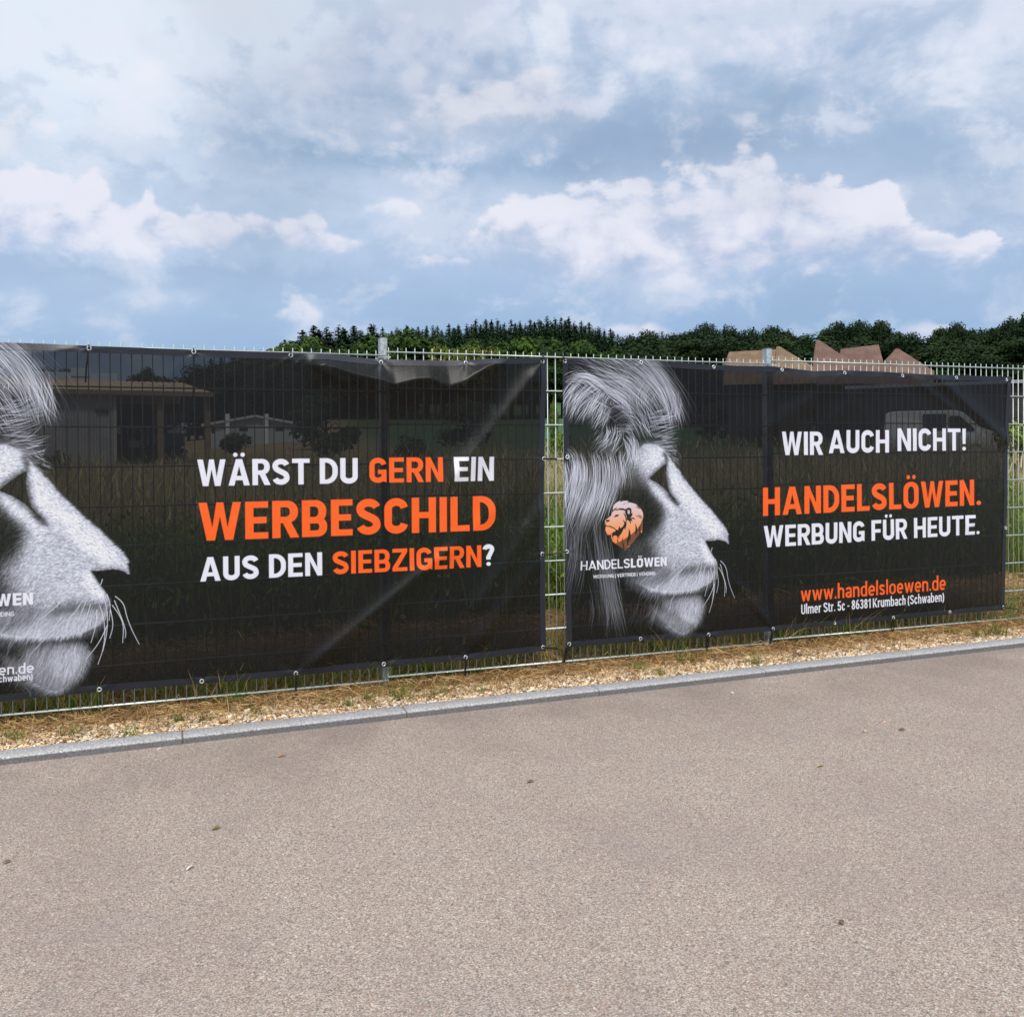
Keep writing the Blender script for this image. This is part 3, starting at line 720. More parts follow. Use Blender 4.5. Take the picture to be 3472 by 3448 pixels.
    for x in range(700, 1000, 24):
        y = 1540; A_([(x + 30, y), (x + 10, y + 90), (x - 40, min(1760, y + 175 + (x - 700) * .15))], 160, (.022, .022), .22, clump=3, jitter=.005)
    A_([(760, 1640), (850, 1690), (880, 1760)], 160, (.03, .03), .2, clump=3)
    mane = flush(.60); mane = np.clip(mane * 1.5 - blur(mane, 3) * .80, 0, 1) ** 1.3 * .95
    mane *= .80 + .20 * np.clip(blur(R_.normal(0, 1, (H, Wd)).astype(np.float32), 14) * 60 + .5, 0, 1)
    # shadows of the mane: the dark hollows keep their black
    hol = np.ones((H, Wd), np.float32)
    vv = (np.arange(H) + .5)[:, None] / RES + cv.v0; va, vb = M([(0, 980)])[0, 1], M([(0, 1180)])[0, 1]
    mane *= 1 - .66 * sstep_(va - vv, 0, va - vb)
    for P, s_ in (([(232, 500), (300, 480), (380, 560), (400, 640), (240, 640)], 6), ([(455, 380), (520, 400), (590, 470), (560, 560), (500, 520), (470, 450)], 7), ([(700, 826), (738, 788), (784, 748), (803, 738), (797, 800), (806, 862), (815, 905), (790, 884), (748, 850)], 1)):
        r = cv.poly_mask([M(P)], 1)
        if r is None: continue
        m_ = np.zeros((H, Wd), np.float32); m_[r[3]:r[4], r[1]:r[2]] = r[0]; hol *= 1 - blur(m_, s_) * .8
    fur = np.clip(fur, 0, 1) ** 1.35 * 1.22
    val = np.clip(np.maximum(fur, 0) + mane * (1 - fur * .7), 0, 1) * hol
    # --- whiskers
    for P in ([(1000, 1325), (965, 1400), (905, 1440), (828, 1548)], [(1012, 1335), (985, 1420), (950, 1470), (918, 1512)], [(1030, 1345), (1012, 1420), (965, 1470), (942, 1505)], [(1052, 1370), (1050, 1440), (1030, 1520)],
              [(1062, 1350), (1082, 1430), (1078, 1540), (1055, 1618)], [(1090, 1440), (1060, 1520), (1015, 1590)], [(1100, 1370), (1112, 1440), (1098, 1500)], [(1108, 1350), (1132, 1390), (1150, 1440), (1145, 1522)], [(1115, 1330), (1138, 1400), (1158, 1470), (1154, 1500)],
              [(1066, 1290), (1080, 1330), (1090, 1380), (1080, 1420)], [(1118, 1310), (1150, 1340), (1158, 1400), (1180, 1470), (1205, 1530)], [(940, 1310), (890, 1370), (830, 1430), (800, 1450)], [(1088, 1300), (1102, 1350), (1096, 1420)], [(1072, 1232), (1066, 1258), (1050, 1275)], [(1090, 1380), (1088, 1480), (1072, 1560)]):
        hairs(P, 5, (.0011, .0003), .8, jitter=.0003, clump=9, k=160, taper=False)
    # full length strokes
    wk = flush(1.0); val = np.maximum(val, wk * .9)
    col = np.stack([val * .90, val * .95, val * 1.10], -1)
    cv.img = np.maximum(cv.img, np.clip(col, 0, .82))


def logo(cv, off, sc, org):
    """lion head emblem, drawn from polygons"""
    def L(P):
        P = np.array([onp(1900 + x / 4.264, 1550 + y / 4.264) for x, y in P]); return (P - org) * sc + off
    sil = [(762, 750), (765, 705), (800, 665), (850, 635), (872, 630), (850, 655), (905, 633), (960, 632), (990, 640), (955, 662), (1010, 655), (1075, 672), (1120, 700), (1085, 700), (1130, 722), (1165, 752), (1190, 800), (1196, 850),
           (1180, 930), (1188, 1000), (1175, 1100), (1150, 1060), (1130, 1120), (1100, 1160), (1060, 1220), (1010, 1270), (975, 1310), (962, 1300), (935, 1358), (915, 1320), (860, 1290), (800, 1250), (760, 1220), (738, 1170), (735, 1120), (742, 1095),
           (715, 1130), (700, 1110), (690, 1130), (665, 1090), (650, 1050), (655, 1015), (672, 995), (652, 970), (647, 920), (650, 905), (690, 882), (735, 845), (745, 800), (790, 762), (830, 745), (790, 752), (765, 765)]
    y0, y1 = onp(2100, 1698)[1], onp(2100, 1868)[1]; y0 = (y0 - org[1]) * sc + off[1]; y1 = (y1 - org[1]) * sc + off[1]
    def grad(x0, x1, a, b):
        v = (np.arange(a, b) + .5) / RES + cv.v0; t = np.clip((y0 - v) / (y0 - y1), 0, 1)[:, None, None]
        ca, cb, cc = np.array([.66, .60, .68]), np.array([.82, .36, .17]), np.array([.95, .17, .02])
        c = np.where(t < .5, ca + (cb - ca) * t * 2, cb + (cc - cb) * (t - .5) * 2); return np.broadcast_to(c, (b - a, x1 - x0, 3))
    cv.fill([L([(x + (8 if x > 1000 else -6), y + (0 if y < 900 else 8)) for x, y in sil])], (.012,) * 3)
    cv.fill([L(sil)], grad)
    cv.fill([L([(1190, 880), (1160, 960), (1100, 1050), (1010, 1130), (900, 1200), (790, 1252), (860, 1290), (915, 1320), (935, 1358), (962, 1300), (1010, 1270), (1060, 1220), (1130, 1120), (1180, 1050), (1188, 1000)])], (.20, .07, .035))
    K = (.010, .009, .012)
    for P in ([(772, 752), (820, 722), (790, 770), (850, 740), (905, 738), (945, 755), (955, 740), (990, 728), (1020, 740), (1030, 775), (1022, 815), (1040, 795), (1040, 840), (1020, 870), (1005, 880), (1060, 870), (1085, 910), (1050, 890), (1028, 895), (1045, 945), (1015, 910), (1020, 975), (995, 925),
               (960, 905), (958, 870), (948, 830), (930, 800), (940, 780), (910, 768), (850, 762), (800, 775)],
              [(905, 800), (945, 835), (960, 900), (955, 980), (935, 1060), (925, 1020), (900, 1070), (880, 1110), (855, 1135), (850, 1190), (835, 1140), (825, 1200), (818, 1140), (785, 1130), (760, 1150), (770, 1200), (748, 1150), (745, 1100), (770, 1080), (800, 1070), (790, 1040), (835, 1055), (850, 990), (868, 1030), (905, 1000), (925, 960), (900, 900), (945, 940), (940, 870)],
              [(652, 905), (690, 905), (722, 912), (705, 930), (680, 938), (668, 935)], [(665, 935), (668, 975), (662, 975)],
              [(668, 990), (720, 992), (760, 1012), (795, 1028), (805, 1052), (785, 1040), (745, 1022), (712, 1008), (670, 1002)],
              [(778, 860), (795, 838), (820, 828), (848, 838), (835, 855), (800, 862), (782, 872)], [(925, 1360), (895, 1260), (890, 1200), (905, 1150), (905, 1230), (925, 1300)], [(975, 1310), (960, 1200), (985, 1120), (990, 1020), (1015, 1100), (1015, 1180), (985, 1230)],
              [(1090, 1140), (1080, 1080), (1085, 1010), (1075, 950), (1105, 1010), (1110, 1070)], [(1070, 845), (1120, 850), (1175, 880), (1170, 890), (1120, 862)], [(1110, 825), (1150, 840), (1180, 862), (1178, 872), (1140, 850)],
              [(885, 695), (930, 668), (955, 662), (940, 672)], [(1080, 720), (1130, 728), (1160, 750), (1120, 740)], [(820, 1230), (825, 1160), (840, 1230)], [(1140, 1110), (1130, 1050), (1155, 980), (1150, 1050)]):
        cv.fill([L(P)], K)
    cv.fill([L([(968, 765), (990, 762), (1006, 780), (1000, 815), (990, 828), (980, 812), (965, 818), (975, 795)])], (.55, .50, .55))


def paint_second():
    cv = Canvas(1.02, 4.60, .02, 1.86); cv.img[:] = INK
    org = np.array(onp(2204, 1623)); lion(cv, org, 1.0, org, 3)
    logo(cv, org, 1.0, org)
    thin, bold = [.16] * 7, [.25] * 5
    text(cv, 'HANDELSLÖWEN', 1.1475, 1.7285, .5365, .0555, WHITE, thin + bold, .075)
    text(cv, 'WERBUNG | VERTRIEB | VENDING', *[onp(x, 1950)[0] for x in (2011, 2222)], onp(2115, 1955)[1], .0205, WHITE, .18, .08)
    b = 1.2115; w_ = lambda x, y: onp(x, y)[0]
    text(cv, 'WIR', w_(2650, 1500), w_(2789, 1500), 1.2115, .152, WHITE, .205); text(cv, 'AUCH', w_(2810, 1500), w_(3014, 1500), 1.222, .152, WHITE, .205, slope=.003); text(cv, 'NICHT!', w_(3043, 1490), w_(3275, 1490), 1.2335, .1545, WHITE, .205)
    text(cv, 'HANDELSLÖWEN.', w_(2587, 1700), w_(3324, 1670), .823, .1805, ORANGE, .215, slope=.0145)
    text(cv, 'WERBUNG', w_(2590, 1820), w_(2931, 1810), .6205, .1375, WHITE, .205, slope=.011); text(cv, 'FÜR', w_(2955, 1810), w_(3074.5, 1800), .6315, .1375, WHITE, .205, slope=.011); text(cv, 'HEUTE.', w_(3099, 1800), w_(3321, 1790), .6365, .1375, WHITE, .205, slope=.011)
    text(cv, 'www.handelsloewen.de', w_(2715, 2030), w_(3206, 1990), .2575, .0945, ORANGE, .150, .085, slope=.0085)
    text(cv, 'Ulmer Str. 5c - 86381 Krumbach (Schwaben)', w_(2716, 2075), w_(3201, 2040), .1745, .0625, WHITE, .140, .085, slope=.0105)
    return cv


def paint_first():
    cv = Canvas(-2.52, .94, .02, 1.86); cv.img[:] = INK
    org = np.array(onp(2204, 1623)); off = np.array((-1.9153, 1.0727)); lion(cv, off, 1.035, org, 5)
    logo(cv, off, 1.035, org)
    text(cv, 'HANDELSLÖWEN', -2.375, -1.7765, .512, .0600, WHITE, [.16] * 7 + [.25] * 5, .075)
    text(cv, 'WERBUNG | VERTRIEB | VENDING', -2.26, onp(47.6, 2080)[0], onp(30, 2089)[1], .0215, WHITE, .145, .08)
    text(cv, 'www.handelsloewen.de', -2.45, onp(114, 2270)[0], onp(60, 2284)[1], .048, WHITE, .145, .09)
    text(cv, 'Ulmer Str. 5c - 86381 Krumbach (Schwaben)', -2.46, onp(111.8, 2300)[0], onp(60, 2308)[1], .031, WHITE, .145, .09)
    w_ = lambda x, y: onp(x, y)[0]
    text(cv, 'WÄRST', w_(669, 1600), w_(1050, 1600), 1.0755, .1375, WHITE, .205, slope=.001); text(cv, 'DU', w_(1084, 1600), w_(1213, 1600), 1.077, .1375, WHITE, .205)
    text(cv, 'GERN', w_(1252.5, 1600), w_(1501, 1600), 1.0775, .1375, ORANGE, .205); text(cv, 'EIN', w_(1537, 1600), w_(1674, 1600), 1.0785, .1375, WHITE, .205)
    text(cv, 'WERBESCHILD', w_(673, 1770), w_(1678, 1740), .793, .1965, ORANGE, .215, slope=.0013)
    text(cv, 'AUS', w_(679, 1940), w_(877, 1930), .5832, .1240, WHITE, .205, slope=.001); text(cv, 'DEN', w_(912, 1930), w_(1092, 1920), .5845, .1240, WHITE, .205)
    text(cv, 'SIEBZIGERN', w_(1128, 1920), w_(1632, 1890), .5855, .1240, ORANGE, .205, slope=.002); text(cv, '?', w_(1636.6, 1890), w_(1675.5, 1890), .591, .1240, WHITE, .205)
    return cv
# ------------------------------------------------------------------ terrain and road
def sstep(x, a, b):
    t = np.clip((x - a) / (b - a), 0, 1); return t * t * (3 - 2 * t)


SL = 0.0104                                # the road climbs a little to the right
KB, KW, KZ = -0.44, 0.119, -0.045          # back edge, width and height of the kerb line


def road_z(x): return KZ - 0.034 + SL * np.clip(x, -30, 40)


def ground_z(x, y):
    x, y = np.asarray(x, float), np.asarray(y, float)
    base = KZ - 0.02 + SL * np.clip(x, -30, 40)
    d = np.hypot(x - CX0, y - CY0); az = np.arctan2(x - CX0, y - CY0)
    h = np.interp(d, [0, 14, 40, 60, 100, 150, 250, 330, 450, 800, 3000], [0, 0, .75, 1.15, 2.3, 4.6, 10.8, 23, 33, 36, 36])
    hl = np.interp(d, [0, 14, 40, 60, 100, 150, 250, 330, 450, 800, 3000], [0, 0, .5, .8, 1.6, 2.6, 4.5, 6, 8, 12, 14])
    k = sstep(az, .02, .14); back = sstep(y, 1.0, 8.0)
    return base + (h * k + hl * (1 - k)) * back + 0.03 * np.sin(x * 1.7 + y) * sstep(y, .3, 3)


gm = material('meadow soil', (.075, .060, .030), .95, var=(.050, .075, .022), scale=.35)
t = NT(gm.node_tree)                       # far fields: a tan stubble field on the left, a green one on the right
tcg = t.new('ShaderNodeTexCoord'); sp = t.new('ShaderNodeSeparateXYZ'); t.l.new(tcg.outputs['Object'], sp.inputs[0])
far = t.smooth(sp.outputs[1], 28, 40)
side = t.smooth(t.math('SUBTRACT', sp.outputs[0], t.math('MULTIPLY', sp.outputs[1], .15)), 0, 9)
fieldc = t.mix(side, (.30, .215, .10), (.030, .095, .030))
fieldc = t.mix(t.smooth(t.noise(tcg.outputs['Object'], .15, 5), .35, .7, 0, .35), fieldc, (.09, .14, .04))
old = gm.node_tree.nodes['Principled BSDF'].inputs['Base Color'].links[0].from_socket
t.put(gm.node_tree.nodes['Principled BSDF'].inputs['Base Color'], t.mix(far, old, fieldc))

ys = np.r_[0.012, .1, .25, .5, 1, 1.6, 2.5, 4, 6, 8, 11, 15, 20, 27, 36, 46, 60, 80, 100, 125, 150, 180, 215, 250, 280, 310, 345, 390, 450, 550, 800, 1400, 2600]
rows = []
for y in ys:
    wd = 14 + y * 1.6; rows.append(np.stack([np.linspace(-wd * .9, wd * 1.4, 90), np.full(90, y)], 1))
P = np.concatenate(rows); Z = ground_z(P[:, 0], P[:, 1])
F = [(r * 90 + c, r * 90 + c + 1, (r + 1) * 90 + c + 1, (r + 1) * 90 + c) for r in range(len(ys) - 1) for c in range(89)]
obj('meadow', mesh('meadow', np.c_[P, Z], np.array(F), [gm], True), kind='structure')

# unseen land across the road, added behind the viewer to darken the banners' reflections
ys2 = np.r_[-30, -60, -120, -300, -900, -2600]
xs2 = np.linspace(-1, 1, 20); V = np.array([(x * (60 + abs(y) * 1.5), y, float(KZ - .06 + SL * np.clip(x * 60, -30, 40))) for y in ys2 for x in xs2])
F = np.array([(r * 20 + c, (r + 1) * 20 + c, (r + 1) * 20 + c + 1, r * 20 + c + 1) for r in range(5) for c in range(19)])
obj('field', mesh('field', V, F, [material('field soil and grass', (.07, .085, .03), .95, var=(.11, .09, .045), scale=.2)], True), kind='structure')
for nm, xa, xb in (('field', -40, -900), ('field', 60, 900)):  # side pieces of the same added, unseen land
    V = np.array([(x, y, float(KZ - .05 + SL * np.clip(x, -30, 40))) for y in (-30.0, -15, .0) for x in (xa, xa + (xb - xa) * .2, xb)]); F = np.array([(r * 3 + c, r * 3 + c + 1, (r + 1) * 3 + c + 1, (r + 1) * 3 + c) for r in range(2) for c in range(2)])
    obj(nm, mesh(nm, V, F if xb > 0 else F[:, ::-1].copy(), [bpy.data.materials['field soil and grass']]), kind='structure')

# verge: a sheet of dirt between kerb and fence, sloping with the road
dirt = material('dry dirt', (.24, .165, .095), .95, var=(.11, .07, .035), scale=9, bump=.8, bscale=40)
xs = np.linspace(-14, 30, 160); yv = np.linspace(KB, .03, 8)
X, Y = np.meshgrid(xs, yv); Zv = KZ - .012 + SL * X - .012 * sstep(Y, -.4, 0) + .006 * np.sin(X * 9) * np.sin(Y * 17 + X * 3)
V = np.c_[X.ravel(), Y.ravel(), Zv.ravel()]; n = len(xs)
F = np.array([(r * n + c, r * n + c + 1, (r + 1) * n + c + 1, (r + 1) * n + c) for r in range(len(yv) - 1) for c in range(n - 1)])
obj('verge', mesh('verge', V, F, [dirt], True), kind='structure')

# asphalt
am = bpy.data.materials.new('asphalt'); am.use_nodes = True; t = NT(am.node_tree); bs = t.n['Principled BSDF']
tca = t.new('ShaderNodeTexCoord'); v = tca.outputs['Object']
vo = t.new('ShaderNodeTexVoronoi', feature='F1'); t.l.new(v, vo.inputs['Vector']); vo.inputs['Scale'].default_value = 235
vo2 = t.new('ShaderNodeTexVoronoi', feature='F1'); t.l.new(v, vo2.inputs['Vector']); vo2.inputs['Scale'].default_value = 150
sc_ = t.new('ShaderNodeSeparateColor'); t.l.new(vo.outputs['Color'], sc_.inputs[0])
sc2 = t.new('ShaderNodeSeparateColor'); t.l.new(vo2.outputs['Color'], sc2.inputs[0])
c = t.mix(sc_.outputs[0], (.245, .198, .162), (.52, .45, .39))
c = t.mix(t.smooth(sc_.outputs[1], .86, .92, 0, .5), c, (.66, .58, .50))
c = t.mix(t.smooth(sc_.outputs[2], .90, .93, 0, .6), c, (.36, .19, .13))
c = t.mix(t.smooth(sc2.outputs[0], .95, .97, 0, .7), c, (.13, .12, .13))
c = t.mix(t.smooth(sc2.outputs[1], .97, .98, 0, .7), c, (.68, .62, .55))
c = t.mix(t.smooth(vo.outputs['Distance'], .45, .75, 0, .5), c, (.13, .105, .095))
big = t.noise(v, .9, 4, .6); mid = t.noise(v, 5, 5, .65)
c = t.mix(t.smooth(big, .42, .62, 0, .24), c, (.23, .185, .17)); c = t.mix(t.smooth(mid, .45, .75, 0, .22), c, (.25, .22, .225))
sy_ = t.new('ShaderNodeSeparateXYZ'); t.l.new(v, sy_.inputs[0])
wear = t.math('MULTIPLY', t.smooth(sy_.outputs[1], -.62, -1.5, 1, 0), t.smooth(t.noise(v, 1.6, 5), .35, .65))
c = t.mix(t.math('MULTIPLY', wear, .34), c, (.135, .115, .10))
t.put(bs.inputs['Base Color'], c); bs.inputs['Roughness'].default_value = .85; bs.inputs['Specular IOR Level'].default_value = .25
bp = t.new('ShaderNodeBump'); bp.inputs['Strength'].default_value = .55; bp.inputs['Distance'].default_value = .004
t.put(bp.inputs['Height'], t.math('SUBTRACT', t.math('MULTIPLY', mid, .5), vo.outputs['Distance'])); t.l.new(bp.outputs[0], bs.inputs['Normal'])
xs = np.linspace(-40, 60, 60); yr = np.array([-30, -20, -12, -8, -6, -5, -4, -3, -2, -1.2, -.75, KB - KW + .01])
X, Y = np.meshgrid(xs, yr); V = np.c_[X.ravel(), Y.ravel(), road_z(X.ravel()) + .004 * np.sin(X.ravel() * .9 + Y.ravel() * 1.3) * 0]
n = len(xs); F = np.array([(r * n + c_, r * n + c_ + 1, (r + 1) * n + c_ + 1, (r + 1) * n + c_) for r in range(len(yr) - 1) for c_ in range(n - 1)])
obj('road', mesh('road', V, F, [am], True), kind='structure')

# kerb stones: sawn grey granite, one metre long, with joints
gr = bpy.data.materials.new('granite'); gr.use_nodes = True; t = NT(gr.node_tree); bs = t.n['Principled BSDF']
tcg = t.new('ShaderNodeTexCoord'); v = tcg.outputs['Object']
vo = t.new('ShaderNodeTexVoronoi'); t.l.new(v, vo.inputs['Vector']); vo.inputs['Scale'].default_value = 210
s1 = t.new('ShaderNodeSeparateColor'); t.l.new(vo.outputs['Color'], s1.inputs[0])
c = t.mix(s1.outputs[0], (.29, .29, .30), (.58, .585, .60)); c = t.mix(t.smooth(s1.outputs[1], .84, .88, 0, .7), c, (.09, .09, .10))
oi = t.new('ShaderNodeObjectInfo'); c = t.mix(t.math('MULTIPLY', oi.outputs['Random'], .22), c, (.22, .23, .25))
c = t.mix(t.smooth(t.noise(v, 7, 5), .52, .75, 0, .35), c, (.30, .26, .22))
sz = t.new('ShaderNodeSeparateXYZ'); t.l.new(v, sz.inputs[0])
face_dark = t.math('MULTIPLY', t.smooth(t.math('ADD', sz.outputs[2], t.math('MULTIPLY', t.noise(v, 90, 4), .010)), .001, -.006), .78)  # darker from just below the top edge downwards
c = t.mix(face_dark, c, (.075, .072, .065))
t.put(bs.inputs['Base Color'], c); bs.inputs['Roughness'].default_value = .7
bp = t.new('ShaderNodeBump'); bp.inputs['Strength'].default_value = .3; bp.inputs['Distance'].default_value = .003; t.put(bp.inputs['Height'], t.noise(v, 160, 4)); t.l.new(bp.outputs[0], bs.inputs['Normal'])
kerb = obj('kerb', None, kind='structure')


def kerb_stone():
    L = 1.055 - .006; r = .012; w = KW
    prof = [(0, -.16), (0, -.004), (.004, 0), (w - r, 0)] + [(w - r + r * math.sin(a), -r + r * math.cos(a)) for a in (.4, .8, 1.2, 1.57)] + [(w, -.16)]
    prof = prof[::-1]; xs_ = [0, .004, .12, .3, .5, .7, .9, L - .004, L]; V, F = [], []
    for i, x in enumerate(xs_):
        q = .003 if i in (0, len(xs_) - 1) else 0
        for j, (a, z) in enumerate(prof): V.append((x, -a + (0 if 0 < j < len(prof) - 1 else 0), z - q + (.0012 * math.sin(i * 2.1 + j) if 0 < i < 8 and z > -.1 else 0)))
    m_ = len(prof)
    for i in range(len(xs_) - 1):
        for j in range(m_ - 1): F.append((i * m_ + j, i * m_ + j + 1, (i + 1) * m_ + j + 1, (i + 1) * m_ + j))
    F += [tuple(range(m_ - 1, -1, -1)), tuple((len(xs_) - 1) * m_ + j for j in range(m_))]
    me = mesh('kerb_stone', V, F, [gr], True)
    return me


ks = kerb_stone(); ang = math.atan(SL)
for i in range(-9, 16):
    x = -1.0998 + 1.055 * i + .003
    o = obj('kerb_stone', ks, kerb, loc=(x, KB + random.uniform(-.0015, .0015), KZ + SL * x + random.uniform(-.001, .001))); o.rotation_euler = (random.uniform(-.006, .006), -ang, 0)
    jm = MB().box(-.0085, -.0002, -KW + .006, -.003, -.12, -.007); 
joint = material('kerb joint mortar', (.16, .13, .10), .95, bump=.5, bscale=90)
mj = MB()
for i in range(-9, 16):
    x = -1.0998 + 1.055 * i; mj.box(x - .0029, x + .0029, KB - KW + .008, KB - .004, KZ + SL * x - .14, KZ + SL * x - .008)
o = mj.build('mortar', joint, kerb); o['kind'] = 'stuff'

# ------------------------------------------------------------------ gravel, straw and grass as loose real geometry
leafm = material('blades', (1, 1, 1), .65, attr=True, spec=.3)
tt = NT(leafm.node_tree); bs = tt.n['Principled BSDF']
# a little light passes through the blades
tr = tt.new('ShaderNodeBsdfTranslucent'); tt.l.new(tt.n['Color Attribute'].outputs[0] if 'Color Attribute' in tt.n else bs.inputs['Base Color'].links[0].from_socket, tr.inputs[0])
mxs = tt.new('ShaderNodeMixShader'); mxs.inputs[0].default_value = .38; tt.l.new(bs.outputs[0], mxs.inputs[1]); tt.l.new(tr.outputs[0], mxs.inputs[2])
tt.l.new(mxs.outputs[0], tt.n['Material Output'].inputs[0])
stonem = material('limestone chips', (1, 1, 1), .9, attr=True, spec=.2)


def verge_z(x, y): return KZ - .012 + SL * x - .012 * sstep(y, -.4, 0)


def stones(n, x0, x1, yf, size, cols, zf):
    base = np.array([(0, 0, 1), (1, 0, 0), (0, 1, 0), (-1, 0, 0), (0, -1, 0), (0, 0, -1)], float)
    fc = np.array([(0, 1, 2), (0, 2, 3), (0, 3, 4), (0, 4, 1), (5, 2, 1), (5, 3, 2), (5, 4, 3), (5, 1, 4)])
    # cut corners: use a cube like lump with 8 corners + 12 triangles
    base = np.array([(x, y, z) for x in (-1, 1) for y in (-1, 1) for z in (-1, 1)], float) * .62
    fc = np.array([(0, 1, 3), (0, 3, 2), (4, 6, 7), (4, 7, 5), (0, 4, 5), (0, 5, 1), (2, 3, 7), (2, 7, 6), (0, 2, 6), (0, 6, 4), (1, 5, 7), (1, 7, 3)])
    x = rng.uniform(x0, x1, n); y = yf(x, n); s = size * np.exp(rng.normal(0, .38, n))
    B = base[None] * rng.uniform(.55, 1.15, (n, 8, 1)) * rng.uniform((.8, .6, .35), (1.3, 1.1, .75), (n, 3))[:, None] + rng.normal(0, .10, (n, 8, 3))
    a = rng.uniform(0, 6.28, n); ca, sa = np.cos(a), np.sin(a); b = rng.normal(0, .35, n); cb, sb = np.cos(b), np.sin(b)
    Bx = B[..., 0] * cb[:, None] + B[..., 2] * sb[:, None]; Bz = -B[..., 0] * sb[:, None] + B[..., 2] * cb[:, None]
    X = Bx * ca[:, None] - B[..., 1] * sa[:, None]; Y = Bx * sa[:, None] + B[..., 1] * ca[:, None]
    V = np.stack([X * s[:, None] + x[:, None], Y * s[:, None] + y[:, None], Bz * s[:, None] + (zf(x, y) + s * rng.uniform(.0, .5, n))[:, None]], -1).reshape(-1, 3)
    F = (fc[None] + (np.arange(n) * 8)[:, None, None]).reshape(-1, 3)
    C = np.array(cols)[rng.choice(len(cols), n)] * rng.uniform(.75, 1.15, (n, 1)); C = np.repeat(C, 8, 0)
    return V, F, C


chips = [(.86, .72, .50), (.84, .74, .58), (.78, .60, .38), (.82, .68, .48), (.68, .48, .27), (.56, .36, .18), (.84, .74, .58), (.44, .26, .12), (.62, .54, .46), (.74, .54, .32)]
V, F, C = stones(34000, -3.2, 7.5, lambda x, n: KB + .006 + rng.beta(1.0, 1.15, n) * .39, .0078, chips, verge_z)
obj('gravel', mesh('gravel', V, F, [stonem], cols=C), kind='stuff', label='pale limestone gravel along the back of the kerb', cat='gravel')


def blades(n, px, py, z0, h, lean, w, cols, seg=3, droop=.6, heading=None, colvar=.2):
    """n curved blades; arrays or scalars. returns verts, quads, colours"""
    A_ = heading if heading is not None else rng.uniform(0, 2 * np.pi, n)
    face = A_ + np.pi / 2 + rng.normal(0, .6, n)
    t = np.linspace(0, 1, seg + 1)[None]
    out = (lean * h)[:, None] * (t + droop * t ** 2) ; up = h[:, None] * np.sqrt(np.maximum(.02, 1 - (lean[:, None] * .8 * t) ** 2)) * t
    cx = px[:, None] + np.cos(A_)[:, None] * out; cyy = py[:, None] + np.sin(A_)[:, None] * out; cz = z0[:, None] + up
    ww = w[:, None] * (1 - t ** 1.6 * .92) / 2
    dx, dy = np.cos(face)[:, None] * ww, np.sin(face)[:, None] * ww
    V = np.stack([np.stack([cx - dx, cyy - dy, cz], -1), np.stack([cx + dx, cyy + dy, cz], -1)], 2).reshape(-1, 3)
    k = 2 * (seg + 1); b = (np.arange(n) * k)[:, None, None]; q = np.array([(2 * i, 2 * i + 1, 2 * i + 3, 2 * i + 2) for i in range(seg)])
    F = (b + q[None]).reshape(-1, 4)
    C = np.asarray(cols); C = C[rng.choice(len(C), n)] if C.ndim == 2 and len(C) != n else C
    C = np.clip(C * rng.uniform(1 - colvar, 1 + colvar, (n, 1)), 0, 1)
    return V, F, np.repeat(C, k, 0)


def join(parts):
    V, F, C, b = [], [], [], 0
    for v, f, c in parts: V.append(v); F.append(f + b); C.append(c); b += len(v)
    return np.concatenate(V), np.concatenate(F), np.concatenate(C)


GREEN = [(.12, .23, .025), (.16, .26, .035), (.08, .15, .02), (.20, .28, .05), (.13, .19, .04)]
STRAW = [(.64, .43, .18), (.55, .34, .13), (.72, .53, .27), (.44, .25, .10), (.60, .40, .20)]
BROWN = [(.26, .13, .05), (.17, .095, .04), (.30, .18, .08), (.12, .07, .035)]


def lying(n, x0, x1, yf, zf, L, cols, rise=.03, w=.003):
    """dead stalks lying criss-cross"""
    x = rng.uniform(x0, x1, n); y = yf(x, n); a = rng.uniform(0, 2 * np.pi, n); l = rng.uniform(.4, 1.0, n) * L
    t = np.linspace(0, 1, 3)[None]; z = zf(x, y)[:, None] + rng.uniform(0, rise, (n, 1)) + rng.uniform(-.3, .6, (n, 1)) * t * rise + rise * .7 * np.sin(t * 3.14) * rng.uniform(0, 1, (n, 1))
    bend = rng.normal(0, .5, (n, 1)); ax, ay = np.cos(a[:, None] + bend * t), np.sin(a[:, None] + bend * t)
    cx = x[:, None] + ax * l[:, None] * t; cyy = y[:, None] + ay * l[:, None] * t
    ww = w * rng.uniform(.5, 1.3, (n, 1)) * (1 - .6 * t); dz = ww * .5
    V = np.stack([np.stack([cx - ay * ww / 2, cyy + ax * ww / 2, z - dz], -1), np.stack([cx + ay * ww / 2, cyy - ax * ww / 2, z + dz], -1)], 2).reshape(-1, 3)
    q = np.array([(0, 1, 3, 2), (2, 3, 5, 4)]); F = ((np.arange(n) * 6)[:, None, None] + q[None]).reshape(-1, 4)
    C = np.array(cols)[rng.choice(len(cols), n)] * rng.uniform(.7, 1.25, (n, 1))
    return V, F, np.repeat(C, 6, 0)


